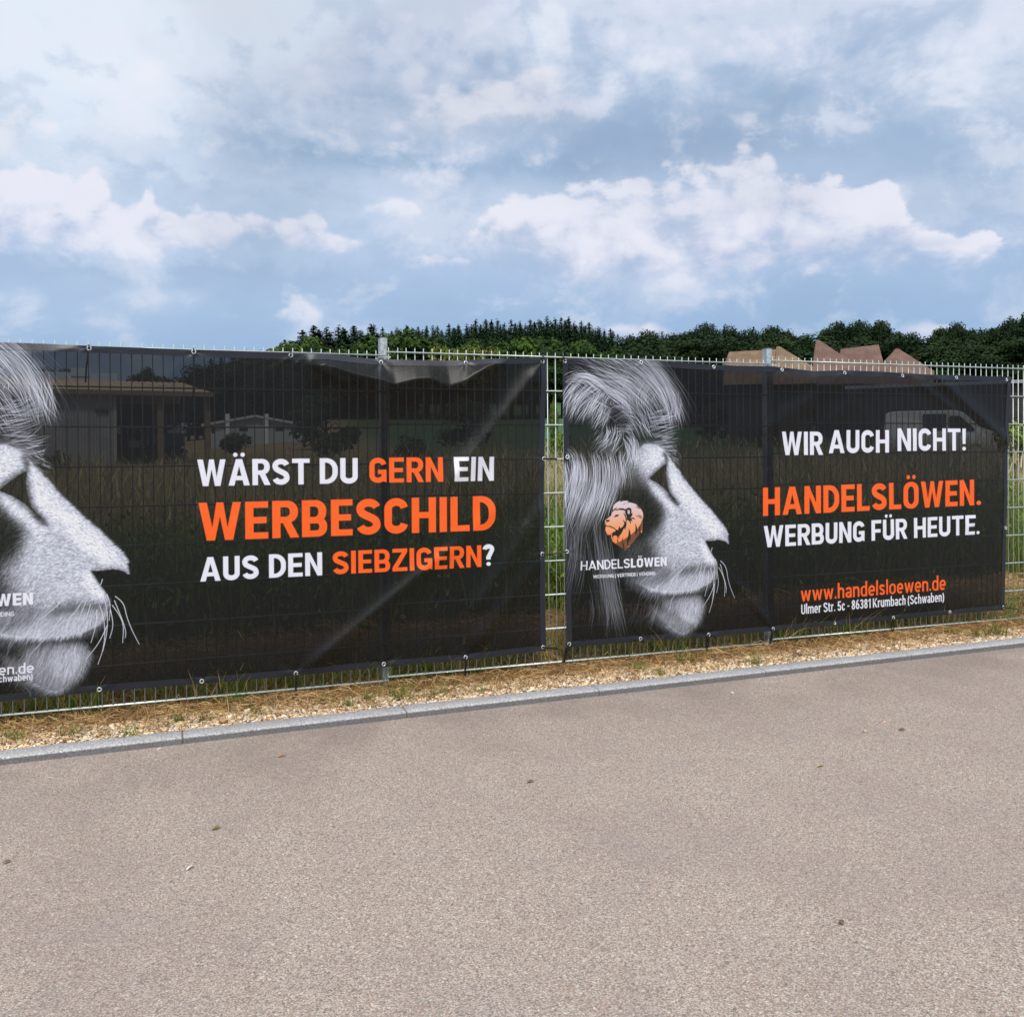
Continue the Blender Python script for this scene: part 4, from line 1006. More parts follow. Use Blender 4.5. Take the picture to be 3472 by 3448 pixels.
# dead grass matted under and in front of the fence
near = lambda x, n: rng.normal(-.02, .06, n)
parts = [lying(8000, -3.2, 7.5, near, verge_z, .16, BROWN + STRAW + STRAW, .035),
         lying(8500, -3.2, 7.5, lambda x, n: KB + .03 + rng.uniform(0, .40, n) ** .7 * .9, lambda x, y: verge_z(x, y) + .006, .09, STRAW + STRAW + BROWN, .016, .0028)]
n = 7600; x = rng.uniform(-3.2, 7.5, n); y = np.where(rng.uniform(0, 1, n) < .65, rng.normal(-.02, .07, n), rng.uniform(KB + .02, 0, n))
parts.append(blades(n, x, y, verge_z(x, y), rng.uniform(.03, .10, n), rng.uniform(.2, 1.0, n), rng.uniform(.002, .004, n), STRAW + BROWN, 2))
V, F, C = join([(v, f, c) for v, f, c in parts[:2]]); V2, F2, C2 = parts[2]
obj('dead_grass', mesh('dead_grass', *join([(V, F, C), (V2, F2, C2)])[:2], [leafm], cols=join([(V, F, C), (V2, F2, C2)])[2]), kind='stuff', label='matted brown dead grass at the foot of the fence', cat='dead grass')

# behind the fence: straw mat, green tufts, leafy weeds, tall tan grass
back = []
parts = [lying(14000, -3.6, 9.5, lambda x, n: rng.uniform(.03, .5, n), ground_z, .09, STRAW + STRAW + BROWN, .05, .003),
         lying(26000, -3.6, 9.5, lambda x, n: rng.uniform(.32, 1.6, n), ground_z, .28, STRAW + STRAW + BROWN, .07, .004),
         lying(5000, -3.6, 9.5, lambda x, n: rng.uniform(.42, 1.1, n), lambda x, y: ground_z(x, y) + .05, .35, STRAW, .10, .004)]
obj('straw', mesh('straw', *join(parts)[:2], [leafm], cols=join(parts)[2]), kind='stuff', label='dry straw lying flat behind the wire fence', cat='straw')
n = 17000; cxs = rng.uniform(-3.6, 9.5, 330); cys = np.abs(rng.normal(.03, .28, 330)) + .03; k = rng.integers(0, 330, n)
x = cxs[k] + rng.normal(0, .07, n); y = np.maximum(.025, cys[k] + rng.normal(0, .05, n))
V, F, C = blades(n, x, y, ground_z(x, y), rng.uniform(.08, .27, n), rng.uniform(.1, .7, n), rng.uniform(.003, .007, n), GREEN + [(.26, .30, .05), (.20, .25, .035)] + STRAW[:3], 3)
obj('grass', mesh('grass', V, F, [leafm], cols=C), kind='stuff', label='green grass tufts just behind the wire fence', cat='grass')


def in_view(x, y, m=.06):
    a = np.arctan2(x - CX0, y - CY0); return (a > YAW - .497 - m) & (a < YAW + .497 + m)


# weeds: stems with broad leaves
def weeds(n, y0, y1, h0, h1, cols, leaf):
    y = rng.uniform(y0, y1, n); x = CX0 + (y - CY0) * np.tan(rng.uniform(YAW - .54, YAW + .54, n)); h = rng.uniform(h0, h1, n); g0 = ground_z(x, y)
    P_ = [blades(n, x, y, g0, h, rng.uniform(.0, .25, n), np.full(n, .006), cols, 2)]
    for j in range(11):
        f = rng.uniform(.15, 1.0, n); lx = x + rng.normal(0, .04, n); ly = y + rng.normal(0, .04, n)
        P_.append(blades(n, lx, ly, g0 + h * f, rng.uniform(.5, 1.1, n) * leaf, rng.uniform(.5, 1.3, n), rng.uniform(.3, .55, n) * leaf, cols, 2, droop=.1, colvar=.35))
    return P_


W1 = weeds(2300, 1.25, 3.2, .45, .95, GREEN, .06)
obj('weeds', mesh('weeds', *join(W1)[:2], [leafm], cols=join(W1)[2]), kind='stuff', label='dense leafy green weeds behind the dry straw', cat='weeds')
PAL = [(.60, .49, .28), (.50, .40, .22), (.68, .57, .35), (.42, .37, .16), (.33, .33, .12)]
TG = []
for (y0, y1, n, h0, h1, cl) in ((1.25, 3.0, 15000, .5, 1.0, GREEN + [(.22, .20, .07), (.40, .33, .14)]), (2.4, 6.5, 16000, 1.0, 1.38, PAL + [(.14, .16, .04)]), (6.5, 14, 11000, 1.0, 1.35, PAL), (14, 30, 9000, .7, 1.1, PAL + GREEN)):
    y = rng.uniform(y0, y1, n); x = CX0 + (y - CY0) * np.tan(rng.uniform(YAW - .54, YAW + .54, n))
    clm = .85 + .2 * np.sin(x * 1.3 + 2 * np.sin(y * .7)) * np.cos(y * 1.1)
    TG.append(blades(n, x, y, ground_z(x, y), rng.uniform(h0, h1, n) * clm, rng.uniform(.02, .30, n), rng.uniform(.004, .009, n) * (1 + y * .06), cl, 3, colvar=.3))
    m2 = n // 4                            # seed heads
    i = rng.choice(n, m2); hh = rng.uniform(h0, h1, m2) * clm[i]
    TG.append(blades(m2, x[i], y[i], ground_z(x[i], y[i]) + hh * .85, hh * .16, rng.uniform(.1, .6, m2), rng.uniform(.010, .02, m2) * (1 + y[i] * .04), PAL if y0 > 2 else GREEN, 2))
V, F, C = join(TG)
obj('tall_grass', mesh('tall_grass', V, F, [leafm], cols=C), kind='stuff', label='tall tan meadow grass with seed heads behind the weeds', cat='tall grass')

# tufts on the verge: each one a plant of its own
tuft_m = []
for j in range(5):
    n = 46; k = rng.normal(0, .018, (n, 2)); col_ = [GREEN + [(.24, .26, .06)], GREEN, [(.26, .27, .07), (.36, .30, .12), (.12, .17, .03)]][j % 3]
    V, F, C = blades(n, k[:, 0], k[:, 1], np.zeros(n) - .004, rng.uniform(.03, .085, n), rng.uniform(.2, 1.1, n), rng.uniform(.0025, .005, n), col_, 3)
    tuft_m.append(mesh('tuft', V, F, [leafm], cols=C))
spots = [(250, 2494, 1), (600, 2452, 1), (700, 2440, .9), (775, 2397, 1.7), (445, 2495, .9), (1372, 2368, 1.6), (1250, 2375, .9), (1475, 2360, 1.3), (1480, 2300, 1.0), (1690, 2280, 1.2), (1640, 2350, .8), (1180, 2395, .9), (1090, 2385, .9),
         (2160, 2275, 1.0), (2330, 2250, 1.5), (2390, 2222, .9), (2010, 2265, .8), (2560, 2250, 1.1), (2660, 2190, 1.2), (2790, 2180, 1.3), (3310, 2160, 1.3), (3380, 2155, 1.6), (3420, 2120, 1.1), (1370, 2315, 1.6), (1340, 2330, 1.2), (60, 2510, 1.1), (180, 2455, 1.2), (2900, 2170, .9), (3120, 2110, 1.0), (870, 2420, .8), (3230, 2150, .9), (2240, 2290, .8)]
tuft_label = {3: 'largest leafy grass tuft in the gravel, just behind the kerb on the left', 23: 'tall grass tuft in front of the fence, right of the foot of the middle post', 5: 'dense grass tuft touching the kerb right at the joint below the middle post', 14: 'wide grass tuft in the gravel below the lion chin of the right banner',
              21: 'spreading tuft near the kerb at the right edge of the picture', 9: 'grass tuft under the lower right corner of the left banner', 19: 'upright green tuft under the word Ulmer on the right banner', 25: 'tuft at the far left edge close to the kerb', 7: 'tuft right of the middle post, midway between fence and kerb', 16: 'faint tuft below the lower left corner of the right banner', 18: 'grass tuft right beside the foot of the right hand post'}
for j, (px, py, s) in enumerate(spots):
    d = ray(px, py); tt_ = (KZ - .02 - CZ0) / d.z; p = CAM + d * tt_
    for _ in range(4): tt_ = (float(verge_z(p.x, p.y)) - CZ0) / d.z; p = CAM + d * tt_
    o = obj('grass_tuft', tuft_m[j % 5], loc=(p.x, max(KB + .012, p.y), float(verge_z(p.x, p.y))), rz=random.uniform(0, 6), label=tuft_label.get(j, 'small tuft of green grass growing in the gravel between kerb and fence'), cat='grass', group='grass tufts in the gravel verge')
    o.scale = (s,) * 3

# ------------------------------------------------------------------ small litter on the road


def on_road(px, py):
    p = CAM + ray(px, py) * 5
    d = ray(px, py); t_ = (-.07 - CZ0) / d.z
    for _ in range(5): p = CAM + d * t_; t_ = (float(road_z(p.x)) - CZ0) / d.z
    return CAM + d * t_


def flat_leaf(name, px, py, L, Wd, col, rz, label, cat):
    p = on_road(px, py); n = 9; V, F = [], []
    for side in (0, 1):
        for i in range(n):
            t_ = i / (n - 1); w_ = Wd * math.sin(math.pi * min(1, t_ * 1.05 + .02)) ** .8 / 2; z = .003 + .10 * L * math.sin(t_ * 3) + .0008 * side
            V += [((t_ - .5) * L, -w_, z + w_ * .35), ((t_ - .5) * L, 0, z), ((t_ - .5) * L, w_, z + w_ * .5)]
    for side in (0, 1):
        b = side * n * 3
        for i in range(n - 1):
            for k_ in (0, 1):
                q = (b + i * 3 + k_, b + i * 3 + k_ + 1, b + (i + 1) * 3 + k_ + 1, b + (i + 1) * 3 + k_); F.append(q if side else q[::-1])
    obj(name, mesh(name, V, F, [material(name + ' ' + cat, col, .7, var=tuple(c * .5 for c in col), scale=60)], True), loc=(p.x, p.y, p.z), rz=rz, label=label, cat=cat)


flat_leaf('wood_chip', 957, 2565, .040, .012, (.62, .20, .06), .3, 'orange brown bark chip lying on the road left of centre near the kerb', 'bark chip')
flat_leaf('fallen_leaf', 735, 2811, .036, .014, (.20, .17, .03), .4, 'curled olive leaf on the asphalt below the orange bark chip', 'leaf')
flat_leaf('feather', 645, 2945, .040, .008, (.75, .70, .60), .9, 'small pale feather lying on the asphalt, lower left', 'feather')
flat_leaf('fallen_leaf', 3060, 2477, .038, .016, (.20, .08, .04), -.2, 'dark reddish leaf on the road, the right one of three bits of litter', 'leaf')
flat_leaf('fallen_leaf', 2784, 2599, .045, .010, (.48, .38, .10), 0.1, 'thin yellowish leaf lying alone on the right of the road', 'leaf')
flat_leaf('fallen_leaf', 2853, 3130, .028, .014, (.17, .10, .04), 1.1, 'small brown leaf on the asphalt, lower right', 'leaf')
flat_leaf('fallen_leaf', 1800, 2652, .036, .014, (.22, .14, .08), .2, 'small dull brown leaf near the middle of the road', 'leaf')
flat_leaf('fallen_leaf', 25, 2925, .030, .011, (.20, .12, .06), .2, 'brown leaf at the left edge of the picture on the asphalt', 'leaf')
for (px, py, r, col_, lb) in ((3000, 2450, .007, (.75, .45, .30), 'pinkish pebble on the road, the upper one of three bits of litter'), (2935, 2482, .010, (.50, .40, .28), 'tan pebble on the road, left of the pinkish one'), (540, 2542, .009, (.62, .55, .45), 'pale pebble on the asphalt beside a kerb joint on the left'), (2484, 2352, .010, (.60, .52, .42), 'pale pebble on the road near the kerb on the right')):
    p = on_road(px, py); bm = bmesh.new(); bmesh.ops.create_icosphere(bm, subdivisions=2, radius=r)
    for v_ in bm.verts: v_.co = Vector((v_.co.x * 1.3, v_.co.y, v_.co.z * .7)) * (1 + .22 * math.sin(v_.co.x * 500 + v_.co.y * 700 + px))
    me = bpy.data.meshes.new('pebble'); bm.to_mesh(me); bm.free(); me.materials.append(material('pebble', col_, .8, var=tuple(c * .7 for c in col_), scale=80))
    obj('pebble', me, loc=(p.x, p.y, p.z + r * .45), rz=.4, label=lb, cat='pebble')
# ------------------------------------------------------------------ double rod mesh fence
galv = bpy.data.materials.new('galvanised steel'); galv.use_nodes = True; t = NT(galv.node_tree); bs = t.n['Principled BSDF']
tcx = t.new('ShaderNodeTexCoord'); vz = t.noise(tcx.outputs['Object'], 28, 4, .7)
t.put(bs.inputs['Base Color'], t.mix(t.smooth(vz, .38, .62), (.34, .37, .38), (.62, .66, .66)))
bs.inputs['Metallic'].default_value = .55; bs.inputs['Roughness'].default_value = .42
wirem = material('galvanised wire', (.56, .63, .60), .38, .35, var=(.42, .48, .45), scale=6)
fence = obj('fence', None, label='galvanised double rod wire mesh fence carrying both banners', cat='fence')


def rod(name, p0, p1, r, k=8): return MB().tube([p0, p1], r, k)


vw = mesh('vertical_wire', *(lambda m_: (m_.v, m_.f))(MB().tube([(0, 0, -.001), (0, 0, 1.825)], .0028, 8)), [wirem], True)
hr = mesh('horizontal_rod', *(lambda m_: (m_.v, m_.f))(MB().tube([(-.012, 0, 0), (2.508, 0, 0)], .0037, 8)), [wirem], True)
panels = [(-.0216 - 2.5, -.0199, 0), (0, 0, 0), (2.5196, .0221, 0)]
for (u0, v0, _) in panels:
    for i in range(51):
        o = obj('vertical_wire', vw, fence, loc=(u0 + .05 * i, 0, v0)); o.rotation_euler = (0, random.gauss(0, .0006), 0)
    for k in range(10):
        obj('horizontal_rod', hr, fence, loc=(u0, -.0071, v0 + .2 * k)); 
        obj('horizontal_rod', hr, fence, loc=(u0, .0071, v0 + .2 * k))


def post(x, base, top):
    m_ = MB(); w, d = .020, .030; r = .004
    prof = [(-w + r, -d), (w - r, -d), (w, -d + r), (w, d - r), (w - r, d), (-w + r, d), (-w, d - r), (-w, -d + r)]
    n = len(prof); m_.add([(a, b, base) for a, b in prof] + [(a, b, top) for a, b in prof], [tuple(range(n)), tuple(range(2 * n - 1, n - 1, -1))] + [(i, i + n, (i + 1) % n + n, (i + 1) % n)[::-1] for i in range(n)])
    o = m_.build('post', galv, fence); o.location = (x, .0445, 0)
    MB().box(-.0215, .0215, -.0315, .0315, top + .0005, top + .0045).build('post_cap', capm, o)
    bar = MB().box(-.0225, -.0202, -.052, .028, 0, 0 + .001)
    cl = MB().box(-.024, .030, -.0635, -.060, top - .114, top - .106).box(-.030, -.024, -.062, .020, top - .116, top - .106)
    cl.build('clamp', galv, o)
    cl = MB()
    for k in range(4): cl.box(-.022, .022, -.0318, -.0305, .22 + k * .42, .26 + k * .42)
    cl.build('clamp', galv, o)
    return o


capm = material('dark post cap', (.045, .045, .048), .6)
post(-.022, -.20, 1.880); post(2.508, -.18, 1.902); post(5.045, -.16, 1.925); post(-2.545, -.22, 1.86)

# ------------------------------------------------------------------ banners
BY = -.0185


def interp(P, x):
    P = sorted(P); return np.interp(x, [p[0] for p in P], [p[1] for p in P])


def banner_mat(cv, name):
    im = bpy.data.images.new(name + ' print', cv.w, cv.h, float_buffer=True); im.colorspace_settings.name = 'Non-Color'
    a = np.ones((cv.h, cv.w, 4), np.float32); a[..., :3] = cv.img; im.pixels.foreach_set(a.ravel()); im.update()
    res = []
    for kind in ('net', 'hem'):
        m_ = bpy.data.materials.new(name + ' ' + kind); m_.use_nodes = True; t = NT(m_.node_tree); bs = t.n['Principled BSDF']
        uvn = t.new('ShaderNodeUVMap', uv_map='UVMap'); tx = t.new('ShaderNodeTexImage', image=im, interpolation='Cubic', extension='EXTEND'); t.l.new(uvn.outputs[0], tx.inputs[0])
        tcb = t.new('ShaderNodeTexCoord')
        # fine weave of the fabric
        wv = []
        for ax_, d_ in (('X', 230), ('Z', 230)):
            w_ = t.new('ShaderNodeTexWave', bands_direction=ax_, wave_profile='SIN'); w_.inputs['Scale'].default_value = d_; t.l.new(tcb.outputs['Object'], w_.inputs['Vector']); wv.append(w_.outputs['Fac'])
        weave = t.math('MULTIPLY', wv[0], wv[1])
        bp = t.new('ShaderNodeBump'); bp.inputs['Strength'].default_value = .25; bp.inputs['Distance'].default_value = .0006; t.put(bp.inputs['Height'], weave); 
        t.l.new(bp.outputs[0], bs.inputs['Normal'])
        bs.inputs['Sheen Weight'].default_value = .22; bs.inputs['Sheen Roughness'].default_value = .22; bs.inputs['Sheen Tint'].default_value = (.85, .85, .95, 1)
        bs.inputs['Roughness'].default_value = .37; bs.inputs['Specular IOR Level'].default_value = .30 if kind == 'net' else .42
        if kind == 'net':
            t.l.new(tx.outputs[0], bs.inputs['Base Color'])
            lw = t.new('ShaderNodeLayerWeight')
            tr = t.new('ShaderNodeBsdfTransparent'); mx = t.new('ShaderNodeMixShader')
            lum = t.new('ShaderNodeRGBToBW'); t.l.new(tx.outputs[0], lum.inputs[0])
            # the open share of the mesh; ink fills some of the holes
            hole = t.math('MULTIPLY', t.smooth(lum.outputs[0], .02, .4, 1.0, .35), t.math('MULTIPLY', t.smooth(lw.outputs['Facing'], .25, .75, 1.0, .45), .095))
            t.put(mx.inputs[0], hole); t.l.new(bs.outputs[0], mx.inputs[1]); t.l.new(tr.outputs[0], mx.inputs[2]); t.l.new(mx.outputs[0], t.n['Material Output'].inputs[0])
        else:
            c_ = t.new('ShaderNodeVectorMath', operation='MAXIMUM'); t.l.new(tx.outputs[0], c_.inputs[0]); c_.inputs[1].default_value = (.016, .018, .026)
            t.l.new(c_.outputs[0], bs.inputs['Base Color'])
        res.append(m_)
    return res


def seg_dist(U, V, a, b):
    ax, ay = a; bx, by = b; dx, dy = bx - ax, by - ay; L2 = dx * dx + dy * dy
    t = ((U - ax) * dx + (V - ay) * dy) / L2; s = (U - ax) * dy - (V - ay) * dx; s = s / math.sqrt(L2)
    return t, s                            # s: signed distance across, right of the direction is positive


def banner(name, cv, uL, uR, botP, topP, leftP, rightP, folds, label, eyes, nx, ny, group):
    root = obj(name, None, loc=(0, 0, 0), label=label, cat='banner', group=group)
    net, hem = banner_mat(cv, name)
    def grid(s, t):
        u0 = interp(leftP, t); u1 = interp(rightP, t); u = u0 + (u1 - u0) * s
        b, tp = interp(botP, u), interp(topP, u); v = b + (tp - b) * t
        return u, v
    def depth(u, v):
        y = np.zeros_like(u)
        for f in folds:
            if f[0] == 'ridge':
                _, a, b, amp, w1, w2 = f; t, s = seg_dist(u, v, onp(*a), onp(*b))
                fade = sstep(t, -.05, .12) * (1 - sstep(t, .85, 1.05)); w = np.where(s > 0, w1, w2)
                y += amp * np.exp(-np.abs(s / w) ** 1.6) * fade
            elif f[0] == 'bump':
                _, c_, amp, rx, ry = f; cu, cvv = onp(*c_); y += amp * np.exp(-((u - cu) / rx) ** 2 - ((v - cvv) / ry) ** 2)
            elif f[0] == 'sag':            # cloth that leans back from a crease up to the hem
                _, pts, amp = f; P_ = [onp(*p) for p in pts]; cre = interp(P_, u); lo, hi = min(p[0] for p in P_), max(p[0] for p in P_)
                e = np.minimum(1, np.minimum(np.maximum(u - lo, 0), np.maximum(hi - u, 0)) / .10); tp = interp(topP, u)
                t = (v - cre) / np.maximum(tp - cre, .02); below = np.exp(-np.maximum(-(v - cre), 0) / .10) ; above = np.clip(1 - t, 0, 1)
                y += amp * e * np.where(v > cre, above, below)
        for (ex, ey) in eyes:
            eu, ev = onp(ex, ey); r_ = np.hypot(u - eu, v - ev); a_ = np.arctan2(v - ev, u - eu); y += .0045 * np.exp(-r_ / .07) * np.cos(a_ * 5 + ex) * np.minimum(1, r_ / .015)
        y += .0016 * np.sin(u * 7 + v * 3) * np.sin(v * 5 - u * 2) + .0008 * np.sin(u * 31 + 2 * np.sin(v * 9)) * np.sin(v * 23)
        return BY - np.clip(y, -.001, .08)
    def sheet(s0, s1, t0, t1, n, m, off, mat, nm, thick=None):
        s, t = np.meshgrid(np.linspace(s0, s1, n), np.linspace(t0, t1, m)); u, v = grid(s, t); y = depth(u, v) - off
        V = np.stack([u, y, v], -1).reshape(-1, 3); uv = np.stack([(u - cv.u0) / (cv.u1 - cv.u0), (v - cv.v0) / (cv.v1 - cv.v0)], -1).reshape(-1, 2)
        F = np.array([(r * n + c, r * n + c + 1, (r + 1) * n + c + 1, (r + 1) * n + c) for r in range(m - 1) for c in range(n - 1)])
        return obj(nm, mesh(nm, V, F, [mat], True, uv=uv), root)
    sheet(0, 1, 0, 1, nx, ny, 0, net, 'printed_mesh')
    H_ = float(interp(topP, (uL + uR) / 2) - interp(botP, (uL + uR) / 2)); hw, hh = .034 / (uR - uL), .034 / H_
    sheet(0, 1, 0, hh, nx, 5, .0016, hem, 'hem'); sheet(0, 1, 1 - hh, 1, nx, 5, .0016, hem, 'hem')
    sheet(0, hw, hh * .0, 1, 5, ny, .0022, hem, 'hem'); sheet(1 - hw, 1, 0, 1, 5, ny, .0022, hem, 'hem')
    for (px, py) in eyes:
        u, v = onp(px, py); y = float(depth(np.array([u]), np.array([v]))[0]) - .0030
        o = obj('eyelet', eye_me, root, loc=(u, y, v)); o.rotation_euler = (random.uniform(-.12, .12), 0, random.uniform(-.15, .15))
    return root


ringV, ringF = [], []
K_, M_ = 20, 6
for i in range(K_):
    a = 2 * math.pi * i / K_
    for j in range(M_):
        b = 2 * math.pi * j / M_; r = .0092 + .0032 * math.cos(b); ringV.append((r * math.cos(a), .0016 * math.sin(b), r * math.sin(a)))
for i in range(K_):
    for j in range(M_): ringF.append((i * M_ + j, i * M_ + (j + 1) % M_, ((i + 1) % K_) * M_ + (j + 1) % M_, ((i + 1) % K_) * M_ + j))
brass = material('plated eyelet', (.78, .82, .83), .28, .6)
eye_me = mesh('eyelet', ringV, ringF, [brass], True)

c1 = paint_first(); c2 = paint_second()
o_ = lambda *q: [onp(*p) for p in q]
top1 = o_((-420, 1148), (0, 1161), (150, 1166), (302, 1173), (480, 1179), (657, 1187), (986, 1198), (1100, 1200), (1180, 1209), (1240, 1215), (1293, 1219), (1400, 1221), (1500, 1223), (1575, 1222), (1650, 1217), (1730, 1215), (1851, 1213))
bot1 = o_((-420, 2425), (0, 2378), (340, 2344), (684, 2317), (1003, 2290), (1301, 2260), (1578, 2237), (1851, 2205))
f1 = [('sag', [(1030, 1235), (1130, 1250), (1200, 1275), (1270, 1290), (1330, 1308), (1400, 1290), (1450, 1288), (1513, 1316), (1560, 1300), (1640, 1245), (1720, 1225)], .085),
      ('sag', [(0, 1195), (120, 1200), (240, 1182), (300, 1180)], .012),
      ('ridge', (1835, 1240), (1500, 1660), .030, .050, .100), ('ridge', (1815, 1300), (1690, 1500), -.010, .03, .03), ('ridge', (1055, 1235), (1180, 1310), .016, .03, .03), ('ridge', (1010, 1215), (1080, 1300), .008, .04, .04),
      ('ridge', (1560, 1830), (1030, 2270), .020, .034, .070), ('ridge', (1850, 1700), (1600, 2080), .018, .05, .07), ('ridge', (1838, 1880), (1600, 2200), .016, .06, .05), ('ridge', (1835, 1560), (1560, 1840), .008, .05, .05), ('ridge', (1830, 1600), (1770, 1780), -.008, .03, .03),
      ('ridge', (640, 1200), (560, 1290), .008, .04, .04)]
ey1 = [(302, 1181), (657, 1193), (986, 1205), (1290, 1230), (1576, 1232), (1839, 1226), (1843, 1555), (1837, 1878), (1841, 2194), (337, 2337), (684, 2309), (1003, 2282), (1301, 2251), (1578, 2228)]
banner('mesh_banner', c1, -2.51, .93, bot1, top1, [(0, -2.51), (1, -2.51)], [(0, .9226), (.5, .913), (1, .9331)], f1, 'black mesh banner reading WÄRST DU GERN EIN WERBESCHILD AUS DEN SIEBZIGERN?', ey1, 380, 200, None)
top2 = o_((1906, 1214), (2000, 1217), (2170, 1221), (2330, 1232), (2490, 1240), (2620, 1243), (2760, 1259), (2860, 1256), (3000, 1261), (3150, 1271), (3300, 1274), (3425, 1278))
bot2 = o_((1922, 2196), (2171, 2173), (2401, 2160), (2621, 2139), (2829, 2119), (3028, 2101), (3220, 2082), (3405, 2067))
f2 = [('ridge', (1925, 1870), (2405, 2150), .010, .028, .045), ('ridge', (2420, 1890), (2618, 2128), .011, .02, .035), ('ridge', (3150, 1262), (3425, 1520), .026, .040, .075), ('ridge', (3070, 1265), (3290, 1440), .014, .035, .05),
      ('ridge', (2880, 1262), (2560, 1480), .014, .06, .07), ('ridge', (2990, 1265), (2800, 1440), .010, .05, .04), ('ridge', (3405, 1460), (3300, 1560), .006, .03, .03), ('bump', (2700, 1290), .016, .25, .05), ('ridge', (3400, 1640), (3270, 1800), .008, .05, .05), ('ridge', (2760, 1262), (2740, 1400), .010, .04, .04)]
ey2 = [(1915, 1225), (1922.6, 1550), (1921, 1870), (1929, 2183), (2171, 2165), (2401, 2151), (2621, 2132), (2829, 2112), (3028, 2094), (3220, 2075), (3401, 2058), (3415, 1521), (3409, 1790), (2173, 1229), (2420, 1244), (2650, 1254), (2860, 1265), (3060, 1274), (3240, 1281), (3412, 1288)]
banner('mesh_banner', c2, 1.036, 4.53, bot2, top2, [(0, 1.0563), (1, 1.0364)], [(0, 4.461), (.5, 4.49), (.8, 4.50), (1, 4.53)], f2, 'black mesh banner reading WIR AUCH NICHT! HANDELSLÖWEN. WERBUNG FÜR HEUTE.', ey2, 380, 200, None)

# ------------------------------------------------------------------ black ties
tiem = material('black rubber cord', (.010, .010, .011), .45)


def tie(pts, label, r=.0042, loop=None, group=None):
    """pts: (photo x, photo y, depth offset in front (-) or behind (+) the fence)"""
    def cv_(ps): return [(onp(x, y, d)[0], d, onp(x, y, d)[1]) for x, y, d in ps]
    def smooth_(p):
        for _ in range(2): p = [p[0]] + [tuple(a[i] * (1 - f) + b[i] * f for i in range(3)) for a, b in zip(p, p[1:]) for f in (.25, .75)] + [p[-1]]
        return p
    m_ = MB().tube(smooth_(cv_(pts)), r, 8)
    if loop: m_.tube(smooth_(cv_(loop)), r, 8)
    return m_.build('tie', tiem, None, True, label=label, cat='tie', group=group)


F_, B_ = -.030, .014
tie([(302, 1181, F_), (302, 1176, F_), (301, 1168, -.005), (300, 1180, B_), (297, 1215, .03), (292, 1250, .03), (290, 1298, .03)], 'black tie hanging behind the left banner from its top left eyelet')
tie([(657, 1193, F_), (657, 1186, F_), (656, 1180, -.002), (657, 1200, B_), (657, 1270, .03), (655, 1352, .03)], 'long black tie hanging behind the left banner from the second top eyelet')
tie([(986, 1205, F_), (986, 1198, F_), (986, 1193, 0), (986, 1203, B_)], 'short black tie on the third top eyelet of the left banner')
tie([(1838, 1226, -.028), (1841, 1214, -.034), (1842, 1206, -.024), (1842, 1204, .0), (1840, 1213, B_), (1838, 1228, -.014)], 'black tie at the upper right corner of the left banner, looped over the top rod', .0055)
tie([(1915, 1226, -.028), (1913, 1213, -.034), (1909, 1205, -.02), (1907, 1197, .0), (1905, 1190, .0)], 'black tie at the upper left corner of the right banner, end sticking up', .004)
tie([(1843, 1555, F_), (1852, 1556, -.03), (1866, 1556, -.022), (1884, 1556, -.016), (1889, 1556, 0), (1884, 1557, .012), (1866, 1557, .016)], 'black tie in the gap from the upper right side eyelet of the left banner', .005)
tie([(1837, 1878, F_), (1850, 1880, -.03), (1868, 1880, -.024), (1885, 1876, -.02), (1893, 1874, -.022), (1908, 1872, -.03), (1921, 1870, F_)], 'black tie spanning the gap between the two banners', .0052)
tie([(1841, 2194, F_), (1850, 2196, -.032), (1868, 2197, -.024), (1886, 2198, -.016), (1890, 2198, .0), (1884, 2199, .012)], 'black tie at the lower right corner of the left banner', .0062)
tie([(1929, 2184, F_), (1928, 2192, -.034), (1920, 2220, -.026), (1914, 2240, -.018), (1911, 2246, 0), (1909, 2240, .014)], 'black tie looped to the bottom rod at the lower left corner of the right banner', .0052, loop=[(1924, 2194, -.03), (1918, 2200, -.024), (1917, 2215, -.012), (1912, 2232, -.012), (1907, 2247, -.014)])
tie([(1003, 2283, F_), (1003, 2292, -.034), (1003, 2320, -.022), (1003, 2333, -.016), (1003, 2345, -.016), (1003, 2366, -.012)], 'black tie hanging straight down from the left banner, left of the middle post', .005)
tie([(1578, 2229, F_), (1578, 2238, -.034), (1578, 2262, -.022), (1577, 2270, -.016), (1578, 2290, -.012)], 'black tie under the left banner, right of the middle post', .0052)
tie([(2401, 2152, F_), (2402, 2162, -.034), (2402, 2185, -.024), (2398, 2200, -.016), (2396, 2206, 0), (2398, 2213, -.014)], 'black tie loop under the lion on the right banner', .0042, loop=[(2399, 2160, -.032), (2396, 2175, -.022), (2395, 2200, -.016), (2396, 2214, -.014)])
tie([(2621, 2133, F_), (2619, 2142, -.034), (2613, 2165, -.026), (2611, 2178, -.018), (2610, 2183, -.01)], 'black tie tying the right banner at the right hand post', .0066, loop=[(2622, 2138, -.03), (2618, 2160, -.026), (2614, 2176, -.02)])
tie([(3028, 2095, F_), (3031, 2104, -.034), (3032, 2124, -.024), (3028, 2140, -.016), (3023, 2141, -.01)], 'thin black tie loop under the web address on the right banner', .0034, loop=[(3026, 2100, -.032), (3023, 2116, -.022), (3023, 2134, -.016), (3026, 2141, -.014)])
tie([(3415, 1521, F_), (3424, 1520, -.03), (3436, 1518, -.018), (3450, 1517, -.014)], 'short black tie on the upper eyelet at the right edge of the right banner', .0048)
tie([(3401, 2058, F_), (3412, 2060, -.03), (3430, 2063, -.02), (3450, 2065, -.014)], 'thin black tie at the lower right corner of the right banner', .0044)
